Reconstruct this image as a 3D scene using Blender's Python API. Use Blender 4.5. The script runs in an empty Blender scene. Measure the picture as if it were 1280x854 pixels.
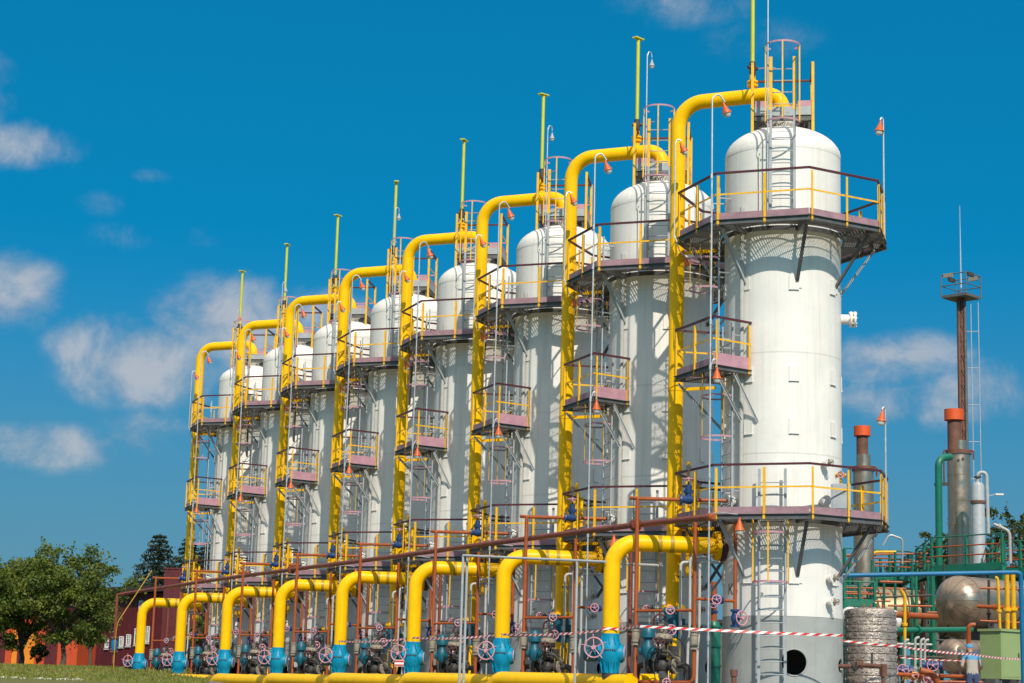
import bpy, bmesh, math, random
import numpy as np
from mathutils import Vector, Matrix, Quaternion
random.seed(7)
R = math.radians
S = bpy.context.scene
COL = S.collection

# ------------------------------------------------------------------ camera
FPX = 2416.23                      # focal length in photo pixels (1280 wide)
YAW, PITCH, ROLL = R(25.81), R(10.602), R(1.538)
CAM = Vector((-26.68, -39.68, -0.2))
FW = Vector((math.sin(YAW)*math.cos(PITCH), math.cos(YAW)*math.cos(PITCH), math.sin(PITCH)))
_r = Vector((math.cos(YAW), -math.sin(YAW), 0)); _u = _r.cross(FW)
RT = _r*math.cos(ROLL) + _u*math.sin(ROLL)
UP = -_r*math.sin(ROLL) + _u*math.cos(ROLL)
cd = bpy.data.cameras.new('camera'); cam = bpy.data.objects.new('camera', cd); COL.objects.link(cam)
cd.sensor_width = 36; cd.lens = FPX*36/1280; cd.clip_end = 8000; cd.clip_start = 0.5
m = Matrix((RT, UP, -FW)).transposed().to_4x4(); m.translation = CAM
cam.matrix_world = m; S.camera = cam

# ------------------------------------------------------------------ light
SUN_AZ, SUN_EL = R(14.3), R(41)     # azimuth the light travels to (from +Y to +X)
to_sun = Vector((-math.sin(SUN_AZ)*math.cos(SUN_EL), -math.cos(SUN_AZ)*math.cos(SUN_EL), math.sin(SUN_EL)))
sl = bpy.data.lights.new('sun', 'SUN'); sl.energy = 3.85; sl.angle = R(0.53); sl.color = (1.0, 0.92, 0.79)
so = bpy.data.objects.new('sun', sl); COL.objects.link(so)
so.rotation_euler = to_sun.to_track_quat('Z', 'Y').to_euler(); so.location = (-30, -60, 60)
S.view_settings.view_transform = 'Standard'; S.view_settings.look = 'None'
S.view_settings.gamma = 1; S.view_settings.exposure = 0.15; S.view_settings.use_curve_mapping = False

def at(px, py, d):                   # a point of the photograph at a depth of d metres
    return CAM + (FW + RT*((px-640)/FPX) - UP*((py-427)/FPX))*d
def atz(px, py, z):
    d = FW + RT*((px-640)/FPX) - UP*((py-427)/FPX)
    return CAM + d*((z-CAM.z)/d.z)
def atx(px, py, x):
    d = FW + RT*((px-640)/FPX) - UP*((py-427)/FPX)
    return CAM + d*((x-CAM.x)/d.x)

# world: blue sky, scattered cloud round the horizon, dense cover added overhead for fill
W = bpy.data.worlds.new('World'); S.world = W; W.use_nodes = True
nt = W.node_tree; nt.nodes.clear()
def N(t, **k):
    n = nt.nodes.new(t)
    for a, b in k.items(): setattr(n, a, b)
    return n
def L(a, b): nt.links.new(a, b)
def M(op, a, b=None, c=None, clamp=False):
    n = N('ShaderNodeMath', operation=op, use_clamp=clamp)
    for i, v in enumerate((a, b, c)):
        if v is None: continue
        if isinstance(v, (int, float)): n.inputs[i].default_value = v
        else: L(v, n.inputs[i])
    return n.outputs[0]
tc = N('ShaderNodeTexCoord'); sep = N('ShaderNodeSeparateXYZ'); L(tc.outputs['Generated'], sep.inputs[0])
X_, Y_, Z_ = sep.outputs
comb = N('ShaderNodeCombineXYZ'); L(X_, comb.inputs[0]); L(Y_, comb.inputs[1])
L(M('ADD', M('MULTIPLY', M('MAXIMUM', Z_, 0.0), 1.0), 0.42), comb.inputs[2])
nrm = N('ShaderNodeVectorMath', operation='NORMALIZE'); L(comb.outputs[0], nrm.inputs[0])
sky = N('ShaderNodeTexSky', sky_type='NISHITA', sun_disc=False, sun_elevation=SUN_EL,
        sun_rotation=math.atan2(to_sun.x, to_sun.y), altitude=200, air_density=1.0, dust_density=0.25, ozone_density=3.0)
L(nrm.outputs[0], sky.inputs[0])
tint = N('ShaderNodeMix', data_type='RGBA', blend_type='MULTIPLY'); tint.inputs[0].default_value = 1
L(sky.outputs[0], tint.inputs[6]); tint.inputs[7].default_value = (0.03, 1.38, 1.55, 1)
# cloud field: azimuth wraps every 40 degrees so that the cloud goes on round the horizon
az = M('ARCTAN2', X_, Y_); el = M('ARCSINE', Z_)
hz = N('ShaderNodeMapRange', interpolation_type='SMOOTHSTEP'); L(el, hz.inputs[0]); hz.inputs[1].default_value = 0.0; hz.inputs[2].default_value = R(14); hz.inputs[3].default_value = 1.0; hz.inputs[4].default_value = 0.0
hzm = N('ShaderNodeMix', data_type='RGBA'); L(hz.outputs[0], hzm.inputs[0]); L(tint.outputs[2], hzm.inputs[6]); hzm.inputs[7].default_value = (1.15, 2.66, 3.42, 1)
azw = M('WRAP', M('SUBTRACT', az, YAW), R(20), R(-20))
nz = N('ShaderNodeTexNoise'); nz.inputs['Scale'].default_value = 30; nz.inputs['Detail'].default_value = 11
nz.inputs['Roughness'].default_value = 0.6; nz.inputs['Distortion'].default_value = 0.35
L(tc.outputs['Generated'], nz.inputs['Vector'])
nz2 = N('ShaderNodeTexNoise'); nz2.inputs['Scale'].default_value = 13; nz2.inputs['Detail'].default_value = 6
nz2.inputs['Roughness'].default_value = 0.62
mp = N('ShaderNodeMapping'); mp.inputs['Scale'].default_value = (1, 1, 1.6); L(tc.outputs['Generated'], mp.inputs[0]); L(mp.outputs[0], nz2.inputs['Vector'])
BL = [(285,405,120,72,1.1),(190,455,130,66,1.05),(390,385,80,36,.7),(110,430,66,46,.85),
      (15,365,75,58,.95),(25,180,85,34,.8),(-40,120,70,60,.8),(60,560,120,34,.62),(190,545,70,44,.55),(160,298,60,22,.42),(125,255,40,18,.35),(185,220,30,12,.38),(245,305,34,20,.34),
      (850,8,110,34,.55),(950,50,90,30,.36),(1125,452,95,46,.92),(1180,492,160,46,.74),(1090,500,90,30,.6),(1290,500,100,40,.5)]
dens = None
for (bx, by, sx, sy, a) in BL:
    v = (at(bx, by, 100) - CAM).normalized()
    a0 = math.atan2(v.x, v.y) - YAW; e0 = math.asin(v.z)
    dx = M('MULTIPLY', M('SUBTRACT', azw, a0), FPX/sx*1.0); dy = M('MULTIPLY', M('SUBTRACT', el, e0), FPX/sy)
    d2 = M('ADD', M('MULTIPLY', dx, dx), M('MULTIPLY', dy, dy))
    b = M('MULTIPLY', M('SUBTRACT', 1.0, M('MULTIPLY', d2, 0.8), clamp=True), a)
    dens = b if dens is None else M('MAXIMUM', dens, b)
# dense unseen cloud above the view, added to give neutral fill light
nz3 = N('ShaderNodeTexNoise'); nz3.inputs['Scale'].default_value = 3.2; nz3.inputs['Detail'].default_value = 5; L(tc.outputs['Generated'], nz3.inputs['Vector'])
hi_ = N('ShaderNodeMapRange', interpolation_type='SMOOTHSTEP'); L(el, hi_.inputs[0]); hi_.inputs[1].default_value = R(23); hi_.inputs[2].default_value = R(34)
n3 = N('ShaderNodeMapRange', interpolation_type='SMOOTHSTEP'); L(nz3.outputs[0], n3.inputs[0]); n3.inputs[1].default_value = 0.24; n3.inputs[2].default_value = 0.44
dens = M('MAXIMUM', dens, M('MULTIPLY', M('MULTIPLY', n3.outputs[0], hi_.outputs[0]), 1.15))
nn = M('ADD', M('MULTIPLY', nz.outputs[0], 0.62), M('MULTIPLY', nz2.outputs[0], 0.38))
cl = M('ADD', M('MULTIPLY', dens, 0.70), M('MULTIPLY', M('SUBTRACT', nn, 0.5), 2.1))
mr = N('ShaderNodeMapRange', interpolation_type='SMOOTHSTEP'); L(cl, mr.inputs[0])
mr.inputs[1].default_value = 0.04; mr.inputs[2].default_value = 0.84; mr.inputs[3].default_value = 0; mr.inputs[4].default_value = 0.80
fac = M('MULTIPLY', mr.outputs[0], M('MULTIPLY', dens, 2.2, clamp=True))
# brighter heads, greyer bodies of the cloud
sh = N('ShaderNodeMapRange'); L(M('ADD', cl, M('MULTIPLY', M('SUBTRACT', nz.outputs[0], 0.5), 1.2)), sh.inputs[0]); sh.inputs[1].default_value = 0.1; sh.inputs[2].default_value = 0.75
cc = N('ShaderNodeMix', data_type='RGBA'); L(sh.outputs[0], cc.inputs[0])
cc.inputs[6].default_value = (2.5, 3.2, 4.0, 1); cc.inputs[7].default_value = (4.7, 4.8, 5.1, 1)
ch = N('ShaderNodeMix', data_type='RGBA'); L(hi_.outputs[0], ch.inputs[0]); L(cc.outputs[2], ch.inputs[6]); ch.inputs[7].default_value = (9.6, 8.8, 8.0, 1)   # bright warm colour of the added overhead cloud, lifts the shade
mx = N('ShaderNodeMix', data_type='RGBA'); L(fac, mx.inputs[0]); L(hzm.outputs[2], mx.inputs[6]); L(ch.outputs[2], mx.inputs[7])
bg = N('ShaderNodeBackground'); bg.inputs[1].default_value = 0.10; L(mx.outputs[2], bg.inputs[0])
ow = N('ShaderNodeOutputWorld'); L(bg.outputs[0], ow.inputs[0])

# ------------------------------------------------------------------ materials
def mat(name, col, rough=0.5, metal=0.0, var=0.12, scale=3.0, bump=0.0, bscale=40, streak=0.0, dirt=None, coat=0.0, spec=0.5):
    m = bpy.data.materials.new(name); m.use_nodes = True
    t = m.node_tree; b = t.nodes['Principled BSDF']
    b.inputs['Roughness'].default_value = rough; b.inputs['Metallic'].default_value = metal
    b.inputs['Coat Weight'].default_value = coat; b.inputs['Specular IOR Level'].default_value = spec
    tcn = t.nodes.new('ShaderNodeTexCoord'); oi = t.nodes.new('ShaderNodeObjectInfo')
    add = t.nodes.new('ShaderNodeVectorMath'); add.operation = 'ADD'
    sc = t.nodes.new('ShaderNodeVectorMath'); sc.operation = 'SCALE'; sc.inputs[3].default_value = 1.7
    t.links.new(oi.outputs['Location'], sc.inputs[0])
    t.links.new(tcn.outputs['Object'], add.inputs[0]); t.links.new(sc.outputs[0], add.inputs[1])
    def noise(s, det, vec, rg=0.6):
        n = t.nodes.new('ShaderNodeTexNoise'); n.inputs['Scale'].default_value = s; n.inputs['Detail'].default_value = det
        n.inputs['Roughness'].default_value = rg; t.links.new(vec, n.inputs['Vector']); return n.outputs[0]
    def ramp(x, lo, hi, a, bb):
        r = t.nodes.new('ShaderNodeMapRange'); t.links.new(x, r.inputs[0]); r.inputs[1].default_value = lo; r.inputs[2].default_value = hi
        r.inputs[3].default_value = a; r.inputs[4].default_value = bb; return r.outputs[0]
    v = ramp(noise(scale, 6, add.outputs[0]), 0.3, 0.7, 1-var, 1+var*0.6)
    mul = t.nodes.new('ShaderNodeMix'); mul.data_type = 'RGBA'; mul.blend_type = 'MULTIPLY'; mul.inputs[0].default_value = 1
    mul.inputs[6].default_value = (*col, 1); t.links.new(v, mul.inputs[7]); out = mul.outputs[2]
    if streak > 0:
        mpn = t.nodes.new('ShaderNodeMapping'); mpn.inputs['Scale'].default_value = (5, 5, 0.16); t.links.new(add.outputs[0], mpn.inputs[0])
        s = ramp(noise(1.6, 5, mpn.outputs[0], 0.7), 0.50, 0.80, 0, streak)
        mm = t.nodes.new('ShaderNodeMix'); mm.data_type = 'RGBA'; t.links.new(s, mm.inputs[0]); t.links.new(out, mm.inputs[6])
        mm.inputs[7].default_value = (*(dirt or (0.3, 0.26, 0.2)), 1); out = mm.outputs[2]
    elif dirt:
        s = ramp(noise(scale*2.3, 8, add.outputs[0], 0.7), 0.55, 0.72, 0, 0.75)
        mm = t.nodes.new('ShaderNodeMix'); mm.data_type = 'RGBA'; t.links.new(s, mm.inputs[0]); t.links.new(out, mm.inputs[6])
        mm.inputs[7].default_value = (*dirt, 1); out = mm.outputs[2]
    t.links.new(out, b.inputs['Base Color'])
    rr = ramp(noise(scale*4, 4, add.outputs[0]), 0.3, 0.7, max(0.05, rough-0.1), min(1, rough+0.12)); t.links.new(rr, b.inputs['Roughness'])
    if bump > 0:
        bn = t.nodes.new('ShaderNodeBump'); bn.inputs['Strength'].default_value = bump; bn.inputs['Distance'].default_value = 0.02
        t.links.new(noise(bscale, 4, tcn.outputs['Object']), bn.inputs['Height']); t.links.new(bn.outputs[0], b.inputs['Normal'])
    return m
white = mat('white_paint', (0.80, 0.775, 0.73), 0.45, var=0.07, scale=1.3, streak=0.45, dirt=(0.46, 0.39, 0.30), bump=0.10, bscale=2.2)
greyp = mat('grey_skirt_paint', (0.36, 0.375, 0.36), 0.5, var=0.12, scale=1.6, streak=0.35, dirt=(0.2, 0.19, 0.17), bump=0.06, bscale=3)
yellow = mat('yellow_pipe_paint', (0.96, 0.53, 0.001), 0.40, var=0.10, scale=2.5, spec=0.2, bump=0.05, bscale=9, streak=0.22, dirt=(0.50, 0.25, 0.02))
yrail = mat('yellow_rail_paint', (0.84, 0.46, 0.006), 0.5, var=0.16, scale=4, dirt=(0.42, 0.17, 0.03))
lime = mat('lime_pole_paint', (0.58, 0.56, 0.015), 0.45, var=0.1)
maroon = mat('maroon_rail_paint', (0.085, 0.016, 0.02), 0.45, var=0.25, scale=5)
pink = mat('faded_pink_paint', (0.50, 0.265, 0.325), 0.6, var=0.18, scale=4, dirt=(0.30, 0.17, 0.19))
mauve = mat('weathered_mauve_paint', (0.34, 0.20, 0.235), 0.6, var=0.25, scale=4, dirt=(0.20, 0.13, 0.13))
steel = mat('dark_steel', (0.105, 0.11, 0.115), 0.55, var=0.3, scale=6, dirt=(0.16, 0.09, 0.05))
grate = mat('grating_steel', (0.17, 0.165, 0.155), 0.5, metal=0.3, var=0.25, scale=6)
lgrey = mat('light_grey_paint', (0.37, 0.40, 0.42), 0.5, var=0.14, scale=4, dirt=(0.25, 0.2, 0.16))
galv = mat('galvanised_steel', (0.50, 0.52, 0.53), 0.42, metal=0.45, var=0.2, scale=8)
orange = mat('orange_red_pipe_paint', (0.36, 0.078, 0.014), 0.45, var=0.2, scale=5, dirt=(0.26, 0.06, 0.02))
brown = mat('brown_red_pipe_paint', (0.20, 0.048, 0.026), 0.5, var=0.28, scale=3, dirt=(0.36, 0.11, 0.05))
lampo = mat('lamp_orange', (0.66, 0.10, 0.008), 0.4, var=0.12, scale=8)
lens = mat('lamp_glass', (0.55, 0.55, 0.50), 0.12, var=0.05)
blue = mat('valve_blue_paint', (0.001, 0.25, 0.42), 0.45, var=0.16, scale=5, spec=0.25, bump=0.05, bscale=14)
teal = mat('teal_paint', (0.004, 0.10, 0.15), 0.45, var=0.2, scale=6)
navy = mat('dark_blue_paint', (0.012, 0.05, 0.17), 0.45, var=0.2, scale=6)
wheel = mat('pink_wheel_paint', (0.62, 0.30, 0.36), 0.5, var=0.1, scale=9)
cast = mat('cast_iron', (0.055, 0.05, 0.045), 0.6, var=0.35, scale=9, dirt=(0.13, 0.065, 0.03), bump=0.1)
tan = mat('tan_casting', (0.30, 0.26, 0.20), 0.5, var=0.2, scale=6, dirt=(0.12, 0.09, 0.07))
wtube = mat('white_tube_paint', (0.46, 0.455, 0.43), 0.45, var=0.15, scale=6, dirt=(0.36, 0.32, 0.27))
pale = mat('pale_metal', (0.72, 0.70, 0.66), 0.5, var=0.1, scale=5)
foil = mat('foil_wrap', (0.54, 0.45, 0.39), 0.36, metal=0.6, var=0.35, scale=7, bump=1.0, bscale=22, dirt=(0.24, 0.19, 0.17))
clad = mat('silver_cladding', (0.48, 0.37, 0.275), 0.34, metal=0.85, var=0.07, scale=0.8, streak=0.18, dirt=(0.25, 0.16, 0.10), bump=0.02, bscale=3)
rust = mat('rusty_steel', (0.15, 0.065, 0.042), 0.7, var=0.3, scale=2.5, dirt=(0.24, 0.10, 0.06))
captop = mat('stack_top_orange', (0.66, 0.09, 0.012), 0.5, var=0.15, scale=3)
green = mat('green_paint', (0.006, 0.15, 0.095), 0.5, var=0.18, scale=3)
gpipe = mat('green_pipe_paint', (0.004, 0.145, 0.09), 0.45, var=0.12, scale=3)
bpipe = mat('blue_pipe_paint', (0.004, 0.15, 0.33), 0.42, var=0.14, scale=2)
cabin = mat('cabinet_green', (0.27, 0.36, 0.15), 0.5, var=0.08, scale=2)
mcorr = mat('maroon_sheet', (0.095, 0.008, 0.012), 0.55, var=0.18, scale=1.2)
roofm = mat('dark_roof', (0.045, 0.026, 0.026), 0.8, var=0.3, scale=1)
winw = mat('white_frame', (0.7, 0.7, 0.68), 0.5, var=0.05)
glass = mat('window_glass', (0.03, 0.035, 0.04), 0.08, var=0.1)
panr = mat('red_panel', (0.52, 0.065, 0.015), 0.5, var=0.1, scale=1)
pano = mat('orange_panel', (0.72, 0.22, 0.012), 0.5, var=0.1, scale=1)
panb = mat('blue_panel', (0.006, 0.15, 0.27), 0.5, var=0.1, scale=1)
bark = mat('bark', (0.10, 0.075, 0.055), 0.85, var=0.35, scale=6, bump=0.5, bscale=14)
tanclad = mat('tan_cladding', (0.46, 0.34, 0.19), 0.4, metal=0.6, var=0.1, scale=0.9, streak=0.25, dirt=(0.2, 0.12, 0.07))
tagw = mat('white_tag', (0.75, 0.75, 0.73), 0.5, var=0.06)
tagr = mat('red_paint', (0.55, 0.03, 0.02), 0.5, var=0.06)
kerbm = mat('whitewashed_kerb', (0.62, 0.60, 0.55), 0.7, var=0.2, scale=3)
jeans = mat('blue_jeans', (0.05, 0.075, 0.16), 0.85, var=0.2, scale=9)
shirt = mat('pale_grey_shirt', (0.42, 0.38, 0.33), 0.85, var=0.1, scale=9)
yoke = mat('light_blue_cloth', (0.09, 0.30, 0.52), 0.85, var=0.1, scale=9)
skin = mat('skin', (0.45, 0.25, 0.17), 0.55, var=0.08, scale=9)
hair = mat('dark_hair', (0.03, 0.02, 0.015), 0.6, var=0.2)
letter = mat('dark_lettering', (0.09, 0.075, 0.065), 0.6, var=0.2, scale=9)

def leafmat(name, c1, c2, sc=1.2):
    m = bpy.data.materials.new(name); m.use_nodes = True; t = m.node_tree; b = t.nodes['Principled BSDF']
    b.inputs['Roughness'].default_value = 0.6
    tcn = t.nodes.new('ShaderNodeTexCoord'); n = t.nodes.new('ShaderNodeTexNoise'); n.inputs['Scale'].default_value = sc; n.inputs['Detail'].default_value = 6
    t.links.new(tcn.outputs['Object'], n.inputs['Vector'])
    cr = t.nodes.new('ShaderNodeMix'); cr.data_type = 'RGBA'; mr = t.nodes.new('ShaderNodeMapRange'); mr.inputs[1].default_value = .34; mr.inputs[2].default_value = .66
    t.links.new(n.outputs[0], mr.inputs[0]); t.links.new(mr.outputs[0], cr.inputs[0]); cr.inputs[6].default_value = (*c1, 1); cr.inputs[7].default_value = (*c2, 1)
    t.links.new(cr.outputs[2], b.inputs['Base Color'])
    tr = t.nodes.new('ShaderNodeBsdfTranslucent'); t.links.new(cr.outputs[2], tr.inputs[0])
    mxs = t.nodes.new('ShaderNodeMixShader'); mxs.inputs[0].default_value = 0.25
    t.links.new(b.outputs[0], mxs.inputs[1]); t.links.new(tr.outputs[0], mxs.inputs[2]); t.links.new(mxs.outputs[0], t.nodes['Material Output'].inputs[0])
    return m
leaf = leafmat('apple_leaf', (0.035, 0.075, 0.008), (0.15, 0.18, 0.014))
leafd = leafmat('dark_leaf', (0.03, 0.055, 0.012), (0.075, 0.095, 0.018))
needle = leafmat('spruce_needle', (0.012, 0.026, 0.012), (0.035, 0.055, 0.022), 0.8)
grassm = leafmat('grass_blades', (0.13, 0.17, 0.018), (0.26, 0.25, 0.045), 0.5)

# barrier tape: diagonal red and white print along the ribbon's length (UV)
tape = bpy.data.materials.new('barrier_tape_print'); tape.use_nodes = True
t = tape.node_tree; b = t.nodes['Principled BSDF']; b.inputs['Roughness'].default_value = 0.45
uv = t.nodes.new('ShaderNodeUVMap'); sp = t.nodes.new('ShaderNodeSeparateXYZ'); t.links.new(uv.outputs[0], sp.inputs[0])
def tm(op, a, bb):
    n = t.nodes.new('ShaderNodeMath'); n.operation = op
    for i, v in enumerate((a, bb)):
        if isinstance(v, (int, float)): n.inputs[i].default_value = v
        else: t.links.new(v, n.inputs[i])
    return n.outputs[0]
fr = tm('FRACT', tm('ADD', tm('MULTIPLY', sp.outputs[0], 3.6), tm('MULTIPLY', sp.outputs[1], 0.45)), 0)
cm = t.nodes.new('ShaderNodeMix'); cm.data_type = 'RGBA'; t.links.new(tm('GREATER_THAN', fr, 0.5), cm.inputs[0])
cm.inputs[6].default_value = (0.62, 0.03, 0.03, 1); cm.inputs[7].default_value = (0.8, 0.78, 0.74, 1); t.links.new(cm.outputs[2], b.inputs['Base Color'])

# ground material: grass with worn, dry patches
gm = bpy.data.materials.new('grass_ground'); gm.use_nodes = True
t = gm.node_tree; b = t.nodes['Principled BSDF']; b.inputs['Roughness'].default_value = 0.9
geo = t.nodes.new('ShaderNodeNewGeometry')
def gno(s, d):
    n = t.nodes.new('ShaderNodeTexNoise'); n.inputs['Scale'].default_value = s; n.inputs['Detail'].default_value = d; n.inputs['Roughness'].default_value = .65
    t.links.new(geo.outputs['Position'], n.inputs['Vector']); return n.outputs[0]
c1 = t.nodes.new('ShaderNodeMix'); c1.data_type = 'RGBA'; t.links.new(gno(0.25, 8), c1.inputs[0]); c1.inputs[6].default_value = (0.11, 0.15, 0.016, 1); c1.inputs[7].default_value = (0.27, 0.24, 0.05, 1)
c2 = t.nodes.new('ShaderNodeMix'); c2.data_type = 'RGBA'; c2.blend_type = 'MULTIPLY'; c2.inputs[0].default_value = 0.7; t.links.new(c1.outputs[2], c2.inputs[6]); t.links.new(gno(4, 6), c2.inputs[7]); t.links.new(c2.outputs[2], b.inputs['Base Color'])
bn = t.nodes.new('ShaderNodeBump'); bn.inputs['Strength'].default_value = 0.8; bn.inputs['Distance'].default_value = 0.08; t.links.new(gno(12, 6), bn.inputs['Height']); t.links.new(bn.outputs[0], b.inputs['Normal'])
gravel = mat('gravel', (0.17, 0.155, 0.135), 0.9, var=0.35, scale=1.2, bump=0.8, bscale=30)

# ------------------------------------------------------------------ mesh builder
def ortho(d):
    d = d.normalized(); a = Vector((0, 0, 1)) if abs(d.z) < 0.9 else Vector((1, 0, 0))
    u = a.cross(d).normalized(); return u, d.cross(u)
V = lambda p: Vector(p)
def rpath(pts, rad, n=7):
    pts = [V(p) for p in pts]; out = [pts[0]]
    for i in range(1, len(pts)-1):
        p = pts[i]; a = (pts[i-1]-p); c = (pts[i+1]-p); la, lc = a.length, c.length; a.normalize(); c.normalize()
        th = a.angle(c)
        if th > math.pi-0.03: out.append(p); continue
        tl = min(rad/math.tan(th/2), la*0.49 if i > 1 else la*0.98, lc*0.49 if i < len(pts)-2 else lc*0.98)
        r = tl*math.tan(th/2); bis = (a+c).normalized(); o = p+bis*(r/math.sin(th/2))
        s = (p+a*tl)-o; e = (p+c*tl)-o; ang = s.angle(e); ax = s.cross(e).normalized()
        for k in range(n+1): out.append(o+Quaternion(ax, ang*k/n) @ s)
    out.append(pts[-1]); return out
class MB:
    def __init__(s): s.v = []; s.f = []
    def add(s, vs, fs):
        o = len(s.v); s.v += [tuple(v) for v in vs]; s.f += [tuple(o+i for i in f) for f in fs]; return s
    def box(s, c, size, rz=0.0):
        c = V(c); q = Matrix.Rotation(rz, 3, 'Z'); vs = []
        for z in (-.5, .5):
            for x, y in ((-.5, -.5), (.5, -.5), (.5, .5), (-.5, .5)): vs.append(c+q @ V((x*size[0], y*size[1], z*size[2])))
        return s.add(vs, [(3,2,1,0),(4,5,6,7),(0,1,5,4),(1,2,6,5),(2,3,7,6),(3,0,4,7)])
    def beam(s, p0, p1, w, h, up=(0, 0, 1)):
        p0, p1 = V(p0), V(p1); d = (p1-p0).normalized(); u = V(up)
        if abs(d.dot(u)) > 0.97: u = V((1, 0, 0))
        x = d.cross(u).normalized(); y = x.cross(d); vs = []
        for p in (p0, p1):
            for a, b in ((-1,-1),(1,-1),(1,1),(-1,1)): vs.append(p+x*(a*w/2)+y*(b*h/2))
        return s.add(vs, [(3,2,1,0),(4,5,6,7),(0,1,5,4),(1,2,6,5),(2,3,7,6),(3,0,4,7)])
    def tube(s, pts, r, seg=12, bend=0, caps=True, n=7):
        if bend: pts = rpath(pts, bend, n)
        pts = [V(p) for p in pts]; rs = r if isinstance(r, (list, tuple)) else [r]*len(pts)
        d = (pts[1]-pts[0]).normalized(); u, w = ortho(d); vs = []; k = len(pts)
        for i, p in enumerate(pts):
            if i == 0: dn = d
            elif i == k-1: dn = (pts[i]-pts[i-1]).normalized()
            else: dn = ((pts[i+1]-pts[i]).normalized()+(pts[i]-pts[i-1]).normalized()).normalized()
            q = d.rotation_difference(dn); u = q @ u; w = q @ w; d = dn
            for j in range(seg):
                a = 2*math.pi*j/seg; vs.append(p+u*(rs[i]*math.cos(a))+w*(rs[i]*math.sin(a)))
        fs = [(i*seg+j, i*seg+(j+1)%seg, (i+1)*seg+(j+1)%seg, (i+1)*seg+j) for i in range(k-1) for j in range(seg)]
        if caps: fs += [tuple(range(seg-1, -1, -1)), tuple((k-1)*seg+j for j in range(seg))]
        return s.add(vs, fs)
    def lathe(s, prof, o=(0,0,0), ax=(0,0,1), seg=24, caps=True, a0=0.0, a1=None):
        o = V(o); ax = V(ax).normalized(); u, w = ortho(ax)
        if ax.z > 0.999: u, w = V((1,0,0)), V((0,1,0))
        full = a1 is None; ns = seg if full else seg+1; vs = []
        for (r, z) in prof:
            for j in range(ns):
                a = a0+(2*math.pi if full else a1-a0)*j/seg
                vs.append(o+ax*z+u*(r*math.cos(a))+w*(r*math.sin(a)))
        fs = []
        for i in range(len(prof)-1):
            for j in range(seg):
                k = (j+1) % ns; fs.append((i*ns+j, i*ns+k, (i+1)*ns+k, (i+1)*ns+j))
        if caps and full:
            if prof[0][0] > 1e-4: fs.append(tuple(range(ns-1, -1, -1)))
            if prof[-1][0] > 1e-4: fs.append(tuple((len(prof)-1)*ns+j for j in range(ns)))
        return s.add(vs, fs)
    def cyl(s, p0, p1, r, r1=None, seg=16):
        p0, p1 = V(p0), V(p1); return s.lathe([(r, 0), (r if r1 is None else r1, (p1-p0).length)], p0, p1-p0, seg)
    def sphere(s, c, r, seg=14, sz=1.0):
        n = seg//2; return s.lathe([(max(1e-5, r*math.sin(math.pi*i/n)), -r*sz*math.cos(math.pi*i/n)) for i in range(n+1)], c, (0,0,1), seg, caps=False)
    def torus(s, c, ax, RR, r, seg=24, sg=8, a0=0, a1=2*math.pi, xdir=None):
        ax = V(ax).normalized(); u, w = ortho(ax)
        if xdir is not None: u = V(xdir).normalized(); w = ax.cross(u)
        c = V(c); full = abs(a1-a0-2*math.pi) < 1e-6
        pts = [c+u*(RR*math.cos(a0+(a1-a0)*i/seg))+w*(RR*math.sin(a0+(a1-a0)*i/seg)) for i in range(seg+1)]
        return s.tube(pts, r, sg, caps=not full)
    def flange(s, c, ax, r, th, bolts=12):
        c = V(c); ax = V(ax).normalized(); s.lathe([(r, -th/2), (r, th/2)], c, ax, 24); u, w = ortho(ax)
        for k in range(bolts):
            a = 2*math.pi*k/bolts; p = c+(u*math.cos(a)+w*math.sin(a))*(r*0.86); s.lathe([(r*.09, -th*.95), (r*.09, th*.95)], p, ax, 6)
        return s
    def mesh(s, name, mats, ang=38):
        me = bpy.data.meshes.new(name); me.from_pydata(s.v, [], s.f)
        for mm in (mats if isinstance(mats, list) else [mats]): me.materials.append(mm)
        me.shade_smooth(); me.set_sharp_from_angle(angle=R(ang)); return me
    def build(s, name, mats, parent=None, loc=None, rz=0, ang=38):
        return place(s.mesh(name, mats, ang), name, parent, loc, rz)
def place(me, name, parent=None, loc=None, rz=0):
    o = bpy.data.objects.new(name, me); COL.objects.link(o); o.parent = parent
    if loc is not None: o.location = loc
    if rz: o.rotation_euler.z = rz
    return o
def tag(o, label, cat, group=None, kind=None):
    if label: o['label'] = label
    if cat: o['category'] = cat
    if group: o['group'] = group
    if kind: o['kind'] = kind
    return o
def root(name, loc=(0,0,0), rz=0):
    o = bpy.data.objects.new(name, None); COL.objects.link(o); o.location = loc; o.rotation_euler.z = rz; o.empty_display_size = .3
    return o
KIDS = {}
def ctree(o, parent=None):
    c = o.copy(); COL.objects.link(c); c.parent = parent
    for ch in KIDS[o.name]: ctree(ch, c)
    return c
def index_kids():
    KIDS.clear()
    for o in bpy.data.objects: KIDS[o.name] = []
    for o in bpy.data.objects:
        if o.parent: KIDS[o.parent.name].append(o)
def repeat(proto, labels, cat, group, n=8, step=6.0, skip=()):
    index_kids(); out = [proto]; base = proto.location.copy(); tag(proto, labels[0], cat, group)
    for i in range(1, n):
        if i in skip: out.append(None); continue
        c = ctree(proto); c.location = base+V((0, step*i, 0)); tag(c, labels[i], cat, group); out.append(c)
    return out
ORD = ['nearest, far right', 'second from right', 'third from right', 'fourth from right',
       'fifth from right', 'third from left', 'second from left', 'farthest, leftmost']
def labs(a, b=''): return [('%s, %s%s' % (a, o, b)) for o in ORD]
pol = lambda deg, r, z=0.0: V((r*math.cos(R(deg)), r*math.sin(R(deg)), z))

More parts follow.
